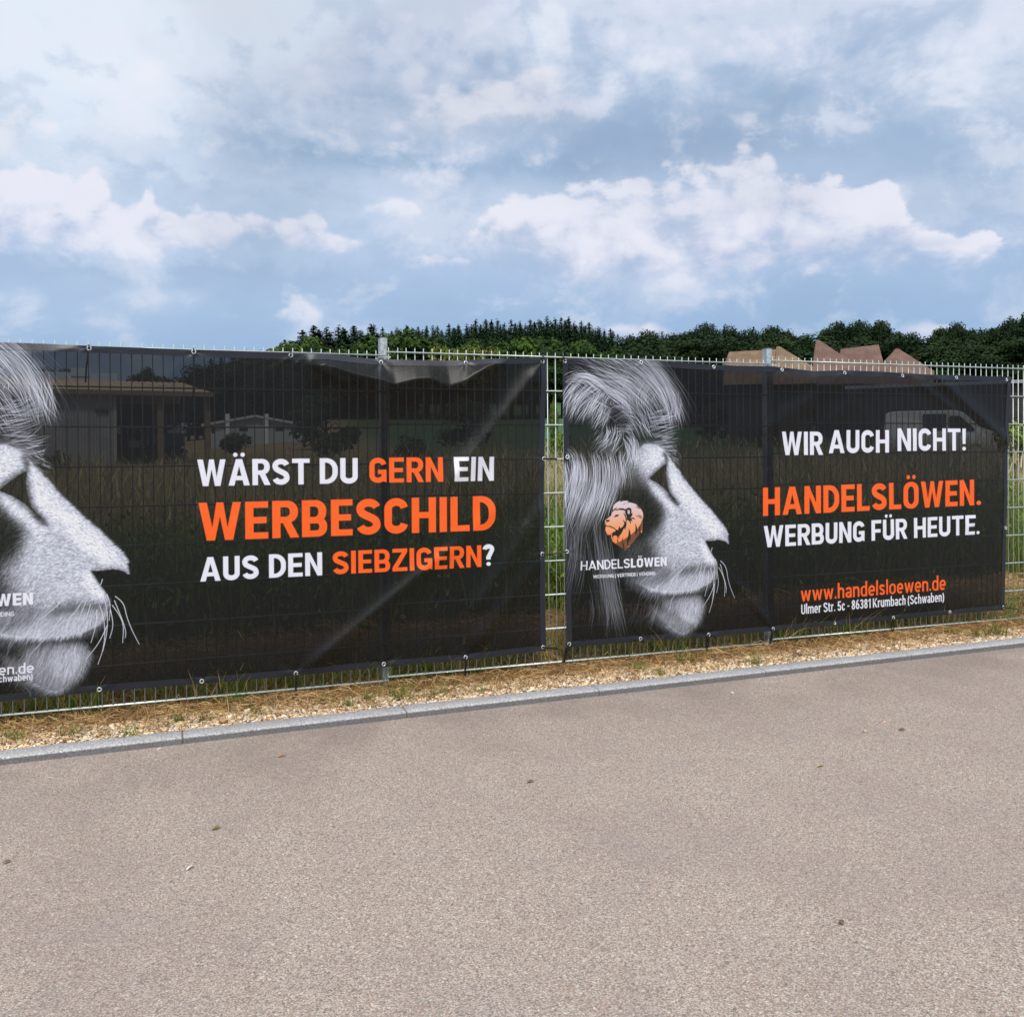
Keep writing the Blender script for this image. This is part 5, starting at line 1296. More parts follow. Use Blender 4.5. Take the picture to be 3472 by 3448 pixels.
# ------------------------------------------------------------------ background
def spot(px, d):
    """ground point in the direction of photo column px at distance d"""
    r = ray(px, 1505); a = math.atan2(r.x, r.y); x, y = CX0 + d * math.sin(a), CY0 + d * math.cos(a)
    return x, y, float(ground_z(x, y)), a


def height_to(py, d, px):                  # z of what is seen at photo row py at distance d
    r = ray(px, py); return CZ0 + r.z / math.hypot(r.x, r.y) * d


needle = material('needles', (1, 1, 1), .8, attr=True, spec=.12)
foliage = material('foliage', (1, 1, 1), .8, attr=True, spec=.12)
barkm = material('bark', (.10, .07, .05), .9, var=(.05, .04, .03), scale=4)


def cards(P, N, size, cols, flat=.5):
    """small leaf clumps: one bent quad per point"""
    n = len(P); a = rng.normal(0, 1, (n, 3)); a /= np.linalg.norm(a, axis=1, keepdims=True)
    nn = N + a * flat; nn /= np.linalg.norm(nn, axis=1, keepdims=True) + 1e-9
    u = np.cross(nn, rng.normal(0, 1, (n, 3))); u /= np.linalg.norm(u, axis=1, keepdims=True) + 1e-9; v = np.cross(nn, u)
    s = size * rng.uniform(.5, 1.3, (n, 1)); s2 = s * rng.uniform(.45, 1, (n, 1))
    V = np.stack([P - u * s, P - v * s2, P + u * s, P + v * s2 * .9], 1).reshape(-1, 3); F = np.arange(n * 4).reshape(-1, 4)
    return V, F, np.repeat(cols, 4, 0)


def conifer(h, r, col, seed, size=.50, step=.019):
    R_ = np.random.default_rng(seed); P, N, C, SZ = [], [], [], []
    z = h * .10
    while z < h * .985:
        f = (z / h - .10) / .9; rr = r * (1 - f) ** .76 * R_.uniform(.7, 1.2) + .03; nb = max(7, int(15 * (1 - f) + 6)); a0 = R_.uniform(0, 6.28)
        for b in range(nb):
            a = a0 + 6.283 * b / nb + R_.normal(0, .18); L = rr * R_.uniform(.55, 1.3); z_ = z + R_.normal(0, h * .012); k = max(3, int(L / .28))
            t = np.linspace(.12, 1, k); C_s = .34 + .66 * (1 - f); x, y = np.cos(a) * L * t, np.sin(a) * L * t; zz = z_ - L * .30 * t ** 1.4 + R_.normal(0, .05, k) + .10 * L
            for q in range(2):
                P.append(np.stack([x + R_.normal(0, .12, k) * C_s, y + R_.normal(0, .12, k) * C_s, zz + R_.normal(0, .10, k)], -1)); N.append(np.tile([math.cos(a) * .35, math.sin(a) * .35, .9], (k, 1)))
                C.append(np.tile(col, (k, 1)) * R_.uniform(.6, 1.35, (k, 1))); SZ.append(np.full((k, 1), size * C_s))
        z += h * step * R_.uniform(.7, 1.3)
    P, N, C = map(np.concatenate, (P, N, C))
    return mesh('crown', *(lambda q: (q[0], q[1]))(cards(P, N, np.concatenate(SZ), C, .6)), [needle], cols=np.repeat(C, 4, 0)), mesh('trunk', *(lambda m_: (m_.v, m_.f))(MB().tube([(0, 0, -1), (0, 0, h * .5), (0, 0, h * .99)], [h * .016, h * .009, .02], 6)), [barkm], True)


def broadleaf(h, r, col, seed, n=3600, size=.34, col2=None, z0=.22):
    R_ = np.random.default_rng(seed); P, N, C = [], [], []; lobes = []
    for i in range(17):
        a = R_.uniform(0, 6.28); e = R_.uniform(-.35, 1.0); rr = r * math.sqrt(max(0, 1 - e * e * .8)) * R_.uniform(.35, .72)
        lobes.append((rr * math.cos(a), rr * math.sin(a), h * (z0 + (1 - z0) * (.45 + .36 * e)), r * R_.uniform(.26, .48)))
    lobes.append((0, 0, h * .66, r * .6))
    for (x, y, z, s) in lobes:
        k = int(n / 18); d = R_.normal(0, 1, (k, 3)); d /= np.linalg.norm(d, axis=1, keepdims=True); d[:, 2] = np.abs(d[:, 2]) * np.where(R_.uniform(0, 1, k) < .78, 1, -1)
        q = R_.uniform(.55, 1.08, (k, 1)); p = d * s * q * np.array([1, 1, .82]) + (x, y, z)
        P.append(p); N.append(d); c_ = np.array(col if col2 is None or R_.uniform() < .6 else col2)
        C.append(c_ * R_.uniform(.65, 1.35, (k, 1)))
    P, N, C = map(np.concatenate, (P, N, C)); V, F, _ = cards(P, N, size, C, .55)
    cr = mesh('crown', V, F, [foliage], cols=np.repeat(C, 4, 0))
    m_ = MB().tube([(0, 0, -1), (.05, 0, h * .3), (0, .1, h * .6)], [h * .028, h * .02, .05], 7)
    for i in range(6):
        x, y, z, s = lobes[i]; m_.tube([(0, 0, h * .28), (x * .4, y * .4, h * .42), (x * .9, y * .9, z)], [h * .013, h * .008, .03], 5)
    return cr, mesh('trunk', m_.v, m_.f, [barkm], True)


DG = [(.018, .042, .016), (.015, .035, .016), (.028, .054, .015), (.013, .030, .015)]
con = [conifer(18 + i, 4.9 + .5 * (i % 3), DG[i % 4], 20 + i) for i in range(5)]
con2 = [conifer(18 + i, 5.2, DG[i % 4], 60 + i, .24, .0105) for i in range(3)]
brd = [broadleaf(15, 5.6, (.030, .062, .012), 40, col2=(.022, .048, .011)), broadleaf(14, 5.0, (.050, .090, .014), 41, col2=(.035, .068, .012)), broadleaf(16, 6.0, (.020, .044, .012), 42, n=8000, size=.22, z0=-.05), broadleaf(13, 4.4, (.085, .115, .020), 43, n=2800, col2=(.12, .12, .025)), broadleaf(14, 5.4, (.014, .030, .010), 44, n=9000, size=.20, col2=(.020, .034, .010), z0=-.05), broadleaf(10, 5.6, (.030, .055, .014), 45, col2=(.022, .045, .012), z0=-.25)]


def tree(kind, px, base_d, top_y=None, s=1.0, label='', group=None, w=1.0):
    cr, tr = kind; x, y, z, a = spot(px, base_d)
    hh = max(v.co.z for v in tr.vertices) if False else None
    H0 = tree_h[cr.name]
    if top_y is not None: s = (height_to(top_y, base_d, px) - z) / H0
    o = obj(names[cr.name], None, loc=(x, y, z - .2), rz=random.uniform(0, 6.28), label=label, cat='tree', group=group); o.scale = (s * w, s * w, s)
    obj('crown', cr, o); obj('trunk', tr, o)
    return o


tree_h, names = {}, {}
for k_, nm in ((con, 'conifer'), (con2, 'conifer'), (brd, 'broadleaf_tree')):
    for cr, tr in k_:
        z = np.empty(len(cr.vertices) * 3, np.float32); cr.vertices.foreach_get('co', z); tree_h[cr.name] = float(np.percentile(z[2::3], 99.95)); names[cr.name] = nm

G1, G2, G3 = 'conifers on the wooded hill', 'broadleaf trees on the wooded hill', 'conifers of the wood on the right'
L1, L2 = 'dark green spruce standing in the wood on the hill behind the fence', 'rounded green broadleaf tree in the wood on the hill behind the fence'
L3 = 'dark fir of the wood on the right, behind the timber barns'
sky_ = [(1030, 1122), (1067, 1104), (1084, 1118), (1110, 1108), (1150, 1102), (1172, 1118), (1200, 1105), (1225, 1120), (1260, 1098), (1430, 1122), (1400, 1112), (1420, 1108), (1447, 1116), (1470, 1103), (1500, 1117), (1525, 1100), (1545, 1113), (1558, 1110), (1585, 1098), (1600, 1100), (1615, 1085), (1632, 1100), (1650, 1083), (1668, 1083), (1690, 1080), (1712, 1097), (1735, 1085), (1750, 1097), (1765, 1088), (1783, 1096), (1800, 1083), (1815, 1094), (1830, 1083), (1857, 1071), (1870, 1086), (1885, 1080), (1905, 1077), (1918, 1086), (1930, 1073), (1948, 1089), (1973, 1090), (1988, 1104), (2000, 1094), (2030, 1107), (2052, 1118), (2072, 1116), (2096, 1133), (2112, 1140), (2131, 1145), (2150, 1150)]
own = {1067: 'leftmost tall spruce on the hill, standing above the third eyelet of the left banner', 1110: 'second tall spruce from the left, beside the leftmost one', 1150: 'dark spruce midway between the leftmost one and the middle post', 1200: 'broad dark spruce second to the left of the middle post', 1260: 'tall pointed spruce just left of the middle post',
       1585: 'slim spruce where the skyline of the hill begins to rise', 1690: 'spruce with the highest top left of the gap between the banners', 1857: 'tallest spruce on the crest of the hill, straight above the gap between the banners', 1930: 'tall spruce on the crest above the upper left corner of the right banner', 2131: 'lowest spruce at the right end of the hill where the wood drops to the sky', 1400: 'single spruce poking out behind the rounded trees right of the middle post'}
for i, (px, ty) in enumerate(sky_):
    near = px < 1290
    tree(con[i % 5], px, 250 + random.uniform(-8, 8) if near else 318 + random.uniform(-10, 10), ty, label=own.get(px, L1), group=G1, w=1.75 if near else 1.15)
    tree(con[(i * 3 + 1) % 5], px + 9 + 7 * math.sin(i * 5.1), (262 if near else 330), ty + 16 + 9 * math.sin(i * 2.9), label=L1, group=G1, w=1.6 if near else 1.25)
for i in range(34):                        # lower rows of spruces that fill the slope
    px = 1300 + i * 26 + random.uniform(-8, 8); tree(con[i % 5], px, 290 + random.uniform(-10, 10), 1112 + 10 * math.sin(i * 1.7) + (0 if px < 2000 else (px - 2000) * .22), label=L1, group=G1, w=.95)
for i in range(13):
    px = 1240 - i * 44 + random.uniform(-8, 8); tree(con[i % 5], px, 240 + random.uniform(-6, 6), 1150 + i * 5 + 8 * math.sin(i * 2.3), label=L1, group=G1, w=1.1)
bl = [(840, 1196, 0), (880, 1186, 2), (915, 1178, 1), (955, 1172, 1), (1000, 1152, 1), (1040, 1140, 1), (1090, 1160, 2), (1140, 1168, 0), (1190, 1160, 2), (1240, 1158, 2), (1295, 1128, 0), (1330, 1127, 1), (1365, 1128, 2), (1412, 1112, 0), (1450, 1135, 2), (1505, 1150, 2), (1550, 1160, 0), (1478, 1162, 3), (1590, 1150, 2), (1640, 1146, 0), (1690, 1152, 2), (1735, 1152, 0), (1775, 1140, 1), (1800, 1138, 0), (1850, 1158, 2), (1910, 1140, 0), (1950, 1150, 0), (2010, 1162, 1), (2060, 1170, 0), (2100, 1180, 2),
      (1600, 1172, 3), (1656, 1172, 3), (1530, 1178, 3), (1540, 1184, 3), (1592, 1169, 3), (820, 1210, 2), (790, 1222, 0), (760, 1232, 2), (725, 1238, 2), (695, 1250, 0), (668, 1268, 2), (640, 1290, 2)]
own2 = {1478: 'yellow green tree right of the middle post, the leftmost of the bright ones', 1530: 'bright yellowish tree rising just over the fence top, second of the bright ones', 1592: 'brightest yellow green tree above the eyelet right of the middle post', 1656: 'yellow green tree, rightmost of the bright ones over the left banner', 2010: 'rounded mid green tree above the top of the lion mane',
        1910: 'big round dark green tree above the upper left corner of the right banner', 840: 'lowest light green tree at the left end of the hill', 1330: 'round leafy tree just right of the middle post with clear sky above'}
for i, (px, ty, k_) in enumerate(bl):
    tree(brd[k_], px, (225 if k_ != 3 else 205) + random.uniform(-8, 8), ty, label=own2.get(px, L2), group=G2, w=1.05 if k_ != 3 else .8)
for i in range(30):                        # dark foot of the wood
    px = 700 + i * 50 + random.uniform(-15, 15); tree(brd[(2, 4, 2)[i % 3]], px, 212 + random.uniform(-6, 6), 1235 + 12 * math.sin(i * 2.1), label=L2, group=G2, w=1.25)
rt = [(2150, 1140), (2166, 1128), (2184, 1120), (2198, 1130), (2211, 1116), (2228, 1122), (2246, 1118), (2268, 1126), (2290, 1122), (2310, 1124), (2328, 1118), (2347, 1112), (2362, 1104), (2378, 1096), (2398, 1094), (2420, 1093), (2440, 1098), (2466, 1112), (2488, 1118), (2510, 1116), (2532, 1119), (2554, 1116), (2576, 1106), (2598, 1098), (2618, 1100), (2640, 1101), (2659, 1101), (2675, 1108), (2690, 1118), (2712, 1126), (2731, 1131), (2750, 1140), (2762, 1153), (2790, 1132), (2812, 1112), (2835, 1090), (2852, 1084), (2871, 1083), (2892, 1084), (2915, 1080), (2938, 1081), (2960, 1084), (2982, 1080), (3006, 1086), (3028, 1102), (3051, 1117), (3074, 1122), (3096, 1131), (3116, 1148), (3135, 1168), (3155, 1140), (3175, 1120), (3198, 1100), (3218, 1088), (3240, 1092), (3260, 1096), (3277, 1097), (3300, 1106), (3322, 1104), (3345, 1110), (3365, 1105), (3385, 1108), (3405, 1084), (3426, 1065), (3448, 1058), (3472, 1068), (3500, 1060), (3530, 1075)]
for i, (px, ty) in enumerate(rt):
    k2 = i % 3 != 0
    tree(brd[4] if k2 else con2[i % 3], px, 170 + random.uniform(-5, 5), ty + (2 if k2 else 4), label='dark rounded tree at the top of the wood on the right, behind the timber barns' if k2 else L3, group='rounded trees of the wood on the right' if k2 else G3, w=.62 if k2 else 1.5)
for i in range(30):
    px = 2150 + i * 47 + random.uniform(-10, 10); tree(brd[(4, 4, 2, 4)[i % 4]] if i % 3 else con2[i % 2], px, 155 + random.uniform(-4, 4), 1140 + 12 * math.sin(i * 1.3) + (30 if 3080 < px < 3190 or 2720 < px < 2800 else 0), label=L3 if not i % 3 else 'dark broadleaf tree of the wood on the right, behind the timber barns', group=G3 if not i % 3 else 'broadleaf trees of the wood on the right', w=1.4)

# trees seen over the left barn, and single trees nearer by
def single(name, kind, px, d, ty, label, w=1.0, cat='tree'):
    o = tree(kind, px, d, ty, label=label, w=w); o.name = name; o['category'] = cat; return o


for i, (px, ty) in enumerate([(112, 1254), (135, 1248), (165, 1250), (190, 1243), (215, 1246), (240, 1251), (285, 1262)]): single('distant_tree', brd[i % 3], px, 150, ty, 'small dark tree far away above the white roof strip of the left barn', .9)['group'] = 'far trees above the left barn'
for px, ty, w_ in ((445, 1268, .9), (482, 1238, .45), (495, 1240, .45), (515, 1266, 1.0), (550, 1272, .9), (575, 1280, .9)): single('distant_tree', brd[int(px) % 3], px, 150, ty, 'dark tree showing over the tan roof of the left barn', w_)['group'] = 'trees showing over the barn roof'
single('willow', brd[5], 1105, 72, 1300, 'big dark round tree behind the left banner, right of the grey roofed house', 1.0)
single('bush', brd[5], 1580, 75, 1335, 'dark rounded bush on the green field behind the left banner', 1.0, 'bush')
single('bush', brd[5], 2470, 70, 1330, 'dark rounded bush behind the right banner beyond the lion nose', 1.1, 'bush')

# columnar thuja in the gap
R_ = np.random.default_rng(9); n = 2600; z = R_.uniform(0, 1, n) ** .9; a = R_.uniform(0, 6.28, n); rr = .34 * np.sin(np.pi * np.clip(z * .92 + .12, 0, 1)) ** .7 * (1 - z ** 3 * .85) * R_.uniform(.6, 1.1, n)
P = np.stack([rr * np.cos(a), rr * np.sin(a), z * 2.5], -1); N = np.stack([np.cos(a), np.sin(a), np.full(n, .6)], -1); C = np.array((.075, .115, .020)) * R_.uniform(.55, 1.4, (n, 1))
V, F, _ = cards(P, N, .045, C, .4); x, y, z_, _a = spot(1878, 56); tz = height_to(1341, 56, 1878)
th = obj('thuja', None, loc=(x, y, tz - 2.5), label='slim pointed thuja seen in the gap between the banners', cat='tree'); obj('crown', mesh('crown', V, F, [foliage], cols=np.repeat(C, 4, 0)), th)
MB().tube([(0, 0, -1.2), (0, 0, 1.2)], [.05, .03], 6).build('trunk', barkm, th)


def shrub(px, d, ty, r, col, label, n=1500, size=.05, col2=None):
    x, y, z, _a = spot(px, d); h = height_to(ty, d, px) - z; R_ = np.random.default_rng(int(px)); P, N = [], []
    for i in range(14):
        aa = R_.uniform(0, 6.28); q = R_.uniform(0, .6) * r; c_ = np.array([q * math.cos(aa), q * math.sin(aa), h * R_.uniform(.35, .8)]); s = R_.uniform(.25, .42) * min(r, h * .6)
        dd = R_.normal(0, 1, (n // 14, 3)); dd /= np.linalg.norm(dd, axis=1, keepdims=True); P.append(c_ + dd * s * R_.uniform(.6, 1.1, (n // 14, 1))); N.append(dd)
    P, N = np.concatenate(P), np.concatenate(N); P[:, 2] = np.maximum(P[:, 2], .03); C = np.array(col) * R_.uniform(.6, 1.4, (len(P), 1))
    if col2: C[::5] = np.array(col2) * R_.uniform(.7, 1.3, (len(C[::5]), 1))
    V, F, _ = cards(P, N, size, C, .5); o = obj('shrub', None, loc=(x, y, z), label=label, cat='shrub')
    obj('foliage', mesh('foliage', V, F, [foliage], cols=np.repeat(C, 4, 0)), o); m_ = MB()
    for i in range(5): m_.tube([(0, 0, -.1), (r * .2 * math.cos(i * 1.3), r * .2 * math.sin(i * 1.3), h * .35), (r * .5 * math.cos(i * 1.3), r * .5 * math.sin(i * 1.3), h * .75)], [.02, .014, .006], 5)
    m_.build('stem', barkm, o); return o


shrub(1880, 22, 1436, .75, (.10, .15, .022), 'yellow green shrub below the thuja in the gap between the banners', 1500, .04)
shrub(3442, 14, 1372, .45, (.12, .17, .028), 'light green shrub at the right edge of the right banner', 1800, .032, (.20, .22, .05))
shrub(205, 30, 1520, .6, (.05, .08, .02), 'small dark shrub at the foot of the grey corrugated wall', 900, .06)
shrub(1390, 30, 1462, 1.3, (.05, .075, .02), 'low dark shrub in front of the green field, left of centre', 1500, .07, (.12, .13, .03))
shrub(800, 60, 1452, 1.6, (.05, .075, .02), 'garden shrub in front of the grey roofed house', 1500, .10)
shrub(1120, 45, 1455, 1.5, (.05, .075, .02), 'low shrub under the big dark round tree', 1500, .09)

# ---- buildings
fib = material('tan fibre cement roof', (.66, .50, .33), .85, var=(.52, .39, .26), scale=1.2)
corr = material('grey corrugated sheet', (.34, .35, .38), .6, var=(.27, .28, .31), scale=.8)
timber = material('dark timber boards', (.042, .036, .034), .85, var=(.025, .022, .022), scale=1.5)
timber2 = material('weathered post wood', (.27, .20, .13), .85, var=(.18, .13, .09), scale=2)
concrete = material('pale concrete', (.42, .41, .38), .9, var=(.33, .32, .30), scale=2)
whitep = material('white paint', (.75, .78, .82), .5)
whiteroof = material('pale blue sheet roof', (.55, .66, .76), .5)
blue = material('blue tarpaulin', (.035, .09, .20), .5)
darkin = material('dark equipment paint', (.03, .03, .032), .6)
clay = material('tan clay tiles', (.33, .22, .13), .85, var=(.22, .145, .09), scale=1.4)
clay2 = material('reddish clay tiles', (.25, .15, .115), .85, var=(.17, .10, .08), scale=1.4)
for m_ in (clay, clay2):               # courses of tiles
    t = NT(m_.node_tree); bs = t.n['Principled BSDF']; tcq = t.new('ShaderNodeTexCoord'); q = []
    for d_, k_ in (('X', 6.0), ('Z', 9.0)):
        w_ = t.new('ShaderNodeTexWave', bands_direction=d_, wave_profile='SAW'); w_.inputs['Scale'].default_value = k_ * .5; t.l.new(tcq.outputs['Object'], w_.inputs['Vector']); q.append(w_.outputs['Fac'])
    old = bs.inputs['Base Color'].links[0].from_socket; f_ = t.math('MULTIPLY', t.smooth(q[1], .0, .35), t.smooth(q[0], .0, .3, .55, 1.0))
    t.put(bs.inputs['Base Color'], t.mix(t.math('SUBTRACT', 1.0, f_), old, (.06, .04, .03)))
    b_ = t.new('ShaderNodeBump'); b_.inputs['Strength'].default_value = .8; b_.inputs['Distance'].default_value = .04; t.put(b_.inputs['Height'], t.math('ADD', q[0], q[1])); t.l.new(b_.outputs[0], bs.inputs['Normal'])
glass = material('dark window glass', (.03, .04, .05), .15)


def frame_at(px, d, dyaw=0.0):
    x, y, z, a = spot(px, d); o = obj('x', None, loc=(x, y, z), rz=-a + dyaw); return o, z


def lx(px0, px, d): return (px - px0) / FPX * d / math.cos(math.atan2((px0 - 1736), FPX)) ** 1


# open barn on the left. local x to the right, y away
BD = 56.0; barn, bz = frame_at(385, BD, .07); barn.name = 'open_barn'
tag(barn, 'long open sided barn with tan roof and grey corrugated wall on the left', 'barn')
sx_ = lambda px: (px - 385) / FPX * BD * 1.13
eave = height_to(1328, BD, 385) - bz; ridge = eave + 1.02; xe, xl = sx_(648), sx_(-260)
for i, x0 in enumerate(np.arange(xl, sx_(385), .92)):        # trapezoid sheets of the wall
    x1 = min(x0 + .90, sx_(385)); m_ = MB(); k = int((x1 - x0) / .15)
    V, F = [], []
    for j in range(k * 4 + 1):
        xx = x0 + (x1 - x0) * j / (k * 4); yy = (0, 0, -.035, -.035)[j % 4]; V += [(xx, yy, -.5), (xx, yy, eave - .05)]
    for j in range(k * 4): F.append((2 * j, 2 * j + 2, 2 * j + 3, 2 * j + 1))
    if i == 0: pass
    obj('wall_sheet', mesh('wall_sheet', V, F, [corr]), barn)
MB().box(sx_(385) + .001, sx_(385) + .16, -.08, .10, -.5, eave - .06).build('corner_post', concrete, barn)
MB().box(sx_(340), sx_(372), -.14, -.04, eave - 1.15, eave - .98).build('floodlight', darkin, barn)
for px in (508, 636):
    MB().box(sx_(px) - .16, sx_(px) + .16, -.06, .22, -.6, eave - .05).build('post', timber2, barn)
n = 26; V, F = [], []                       # roof with lengthwise corrugation
for j in range(n * 6 + 1):
    xx = xl + (xe - xl) * j / (n * 6); dz = .03 * math.cos(j * 2.1); tap = 1.0 if xx < xe - 1.2 else 1 - .0
    V += [(xx, -.5, eave + dz), (min(xx, xe - .85 + (xx - xe) * .0), 6.0, ridge + dz), (xx, 13, eave + dz)]
for j in range(n * 6): b = j * 3; F += [(b, b + 3, b + 4, b + 1), (b + 1, b + 4, b + 5, b + 2)]
obj('roof', mesh('roof', V, F, [fib], True), barn)
MB().box(xl, xe, -.56, -.501, eave - .20, eave + .06).build('fascia', timber2, barn)
MB().box(sx_(520), sx_(545), 3.2, 3.5, eave + .85, eave + 1.0).build('roof_vent', darkin, barn)
MB().box(sx_(385) + .2, xe, 12.6, 12.7, -.5, eave).build('back_wall', timber, barn)
MB().box(sx_(384), sx_(384) + .1, .2, 12.5, -.5, eave - .1).build('inner_wall', timber, barn)
MB().box(sx_(600), xe - .1, 12.2, 12.3, 1.2, 2.6).build('daylight_panel', whitep, barn)  # solid white panel, its colour imitates daylight through the back wall
# machines standing in the barn
tr_, tz_ = frame_at(455, BD + 4); tr_.name = 'farm_trailer'; tag(tr_, 'old farm trailer with a raised frame parked inside the open barn', 'trailer')
MB().box(-1.2, 1.2, -.8, .8, .9, 1.1).build('bed', darkin, tr_)
for i in range(7): MB().box(-1.1 + i * .36, -1.02 + i * .36, -.85, -.80, 1.1, 2.2).build('stake', concrete, tr_)
for s_ in (-.7, .7):
    w_ = MB(); w_.tube([(s_, -.95, .45), (s_, -.75, .45)], .45, 16); w_.build('wheel', darkin, tr_)
MB().box(-1.5, -.7, -.9, -.3, 1.75, 2.1).build('tank', whitep, tr_); MB().box(-.3, .3, -.9, -.5, .95, 1.35).build('crate', concrete, tr_)
cv_, cz_ = frame_at(565, BD + 3); cv_.name = 'conveyor'; tag(cv_, 'dark slanting conveyor with blue box body inside the open barn', 'conveyor')
MB().tube([(-2.2, 0, 1.5), (.2, 0, 2.0), (1.4, 0, 2.8)], [.08, .09, .07], 6).build('boom', darkin, cv_)
MB().box(-.7, 1.0, .2, 1.4, .95, 1.75).build('body', blue, cv_)
for i in range(6): MB().box(-.6 + i * .28, -.56 + i * .28, .1, .18, 1.75, 2.9).build('stake', concrete, cv_)
for s_ in (-.4, .8): MB().tube([(s_, -.1, .45), (s_, .15, .45)], .42, 16).build('wheel', darkin, cv_)
# hall with pale roof behind the barn
hall, hz_ = frame_at(215, 78); hall.name = 'pale_roofed_hall'; tag(hall, 'flat hall with pale blue roof edge behind the left barn', 'hall')
hx = lambda px: (px - 215) / FPX * 78 * 1.15
ht = height_to(1262, 78, 215) - hz_
MB().box(hx(-200), hx(345), 0, 10, -1, ht - .62).build('wall', corr, hall); MB().box(hx(-205), hx(348), -.15, 10, ht - .60, ht).build('roof_edge', whiteroof, hall); MB().box(hx(235), hx(280), -.22, 3, ht - .3, ht + .32).build('roof_box', whiteroof, hall)

# grey roofed house
hs, z0_ = frame_at(870, 105, -.12); hs.name = 'farmhouse'; tag(hs, 'low house with shallow grey gable behind the left banner', 'house')
k_ = 105 / FPX * 1.1; X = lambda px: (px - 870) * k_; Z_ = lambda py: height_to(py, 105, 870) - z0_
MB().prism([(X(726), -.8), (X(726), Z_(1440)), (X(868), Z_(1411)), (X(1005), Z_(1440)), (X(1005), -.8)], 0, 12).build('wall', material('bluish plaster', (.42, .45, .50), .8), hs)
rf = MB(); e = .25
rf.add([(X(714), -.5, Z_(1438)), (X(868), -.5, Z_(1407)), (X(868), 12.5, Z_(1407)), (X(714), 12.5, Z_(1438)), (X(714), -.5, Z_(1438) - e), (X(868), -.5, Z_(1407) - e), (X(868), 12.5, Z_(1407) - e), (X(714), 12.5, Z_(1438) - e)], [(0, 1, 2, 3), (7, 6, 5, 4), (0, 4, 5, 1), (3, 2, 6, 7), (0, 3, 7, 4)])
rf.add([(X(868), -.5, Z_(1407)), (X(1016), -.5, Z_(1438)), (X(1016), 12.5, Z_(1438)), (X(868), 12.5, Z_(1407)), (X(868), -.5, Z_(1407) - e), (X(1016), -.5, Z_(1438) - e), (X(1016), 12.5, Z_(1438) - e), (X(868), 12.5, Z_(1407) - e)], [(0, 1, 2, 3), (7, 6, 5, 4), (0, 4, 5, 1), (3, 2, 6, 7), (1, 5, 6, 2)])
rf.build('roof', material('light grey roof sheet', (.55, .57, .58), .6), hs)
for a_, b_ in ((780, 794), (892, 906)): MB().box(X(a_), X(b_), -.45, -.02, -.5, Z_(1404)).build('pilaster', whitep, hs)
for a_, b_, c_, d_ in ((742, 752, 1452, 1468), (820, 845, 1448, 1462), (925, 950, 1448, 1462)): MB().box(X(a_), X(b_), -.02, -.005, Z_(d_), Z_(c_)).build('window', glass, hs)
hs2, z2 = frame_at(1785, 190); hs2.name = 'farm_shed'; tag(hs2, 'tiny white shed on the green field left of the gap', 'shed'); k2 = 190 / FPX; Z2 = lambda py: height_to(py, 190, 1785) - z2
MB().prism([(-2.4, -.5), (-2.4, Z2(1456)), (-1.2, Z2(1449)), (0, Z2(1456)), (3.4, Z2(1458)), (3.4, -.5)], 0, 5).build('wall', whitep, hs2); MB().box(-2.6, 3.6, -.2, 5.2, Z2(1456) + .02, Z2(1456) + .12).build('roof', corr, hs2)


# timber barns with clay roofs behind the right banner
def clay_barn(name, px0, d, poly, depth, mat, label, wall_lo=1470, ends=True):
    """poly: roof outline in photo pixels (x, y) from the left eave over the ridge to the right eave, seen on the near side"""
    o, z0 = frame_at(px0, d); o.name = name; tag(o, label, 'barn'); sec = 1 / math.cos(math.atan2(px0 - 1736, FPX)) ; k = d / FPX
    c_ = math.cos(math.atan2(px0 - 1736, FPX)); X_ = lambda px: (px - px0) * k * c_ ; Zf = lambda py, px: height_to(py, d, px0) - z0
    eave_z = Zf(1300, px0); P_ = [(X_(x), Zf(y, x)) for x, y in poly]
    x0, x1 = P_[0][0], P_[-1][0]
    for i, xx in enumerate(np.arange(x0 + .25, x1 - .25, .42)):            # upright boards
        MB().box(xx, min(xx + .40, x1 - .2), .45 - (i % 2) * .03, .52, -.6, eave_z + .05).build('board', timber, o)
    MB().box(x0 + .25, x1 - .25, .53, depth, -.6, eave_z).build('body', timber, o)
    # roof slab: the near slope follows the outline, leaning back from the eave
    n = len(P_); lo = [(x, -.15, eave_z - .05) for x, z in P_]; hi = []
    for x, z in P_:
        yy = .3 + (z - eave_z) * 1.3; g_ = 1 + yy / d; hi.append((x * g_, yy, (z + z0 - CZ0) * g_ + CZ0 - z0))
    V = lo + hi + [(x, y + .22, z - .02) for x, y, z in lo] + [(x, y + .22, z - .02) for x, y, z in hi]; F = []
    for i in range(n - 1): F += [(i, i + 1, n + i + 1, n + i), (2 * n + i + 1, 2 * n + i, 3 * n + i, 3 * n + i + 1), (n + i, n + i + 1, 3 * n + i + 1, 3 * n + i), (i + 1, i, 2 * n + i, 2 * n + i + 1)]
    F += [(0, n, 3 * n, 2 * n), (n - 1, 3 * n - 1, 4 * n - 1, 2 * n - 1)]
    V += [(x, 2 * y + 1.2, eave_z - .05) for x, y, z in hi]; b = 4 * n      # far slope
    F += [(n + i, n + i + 1, b + i + 1, b + i) for i in range(n - 1)]
    obj('roof', mesh('roof', V, F, [mat]), o)
    return o


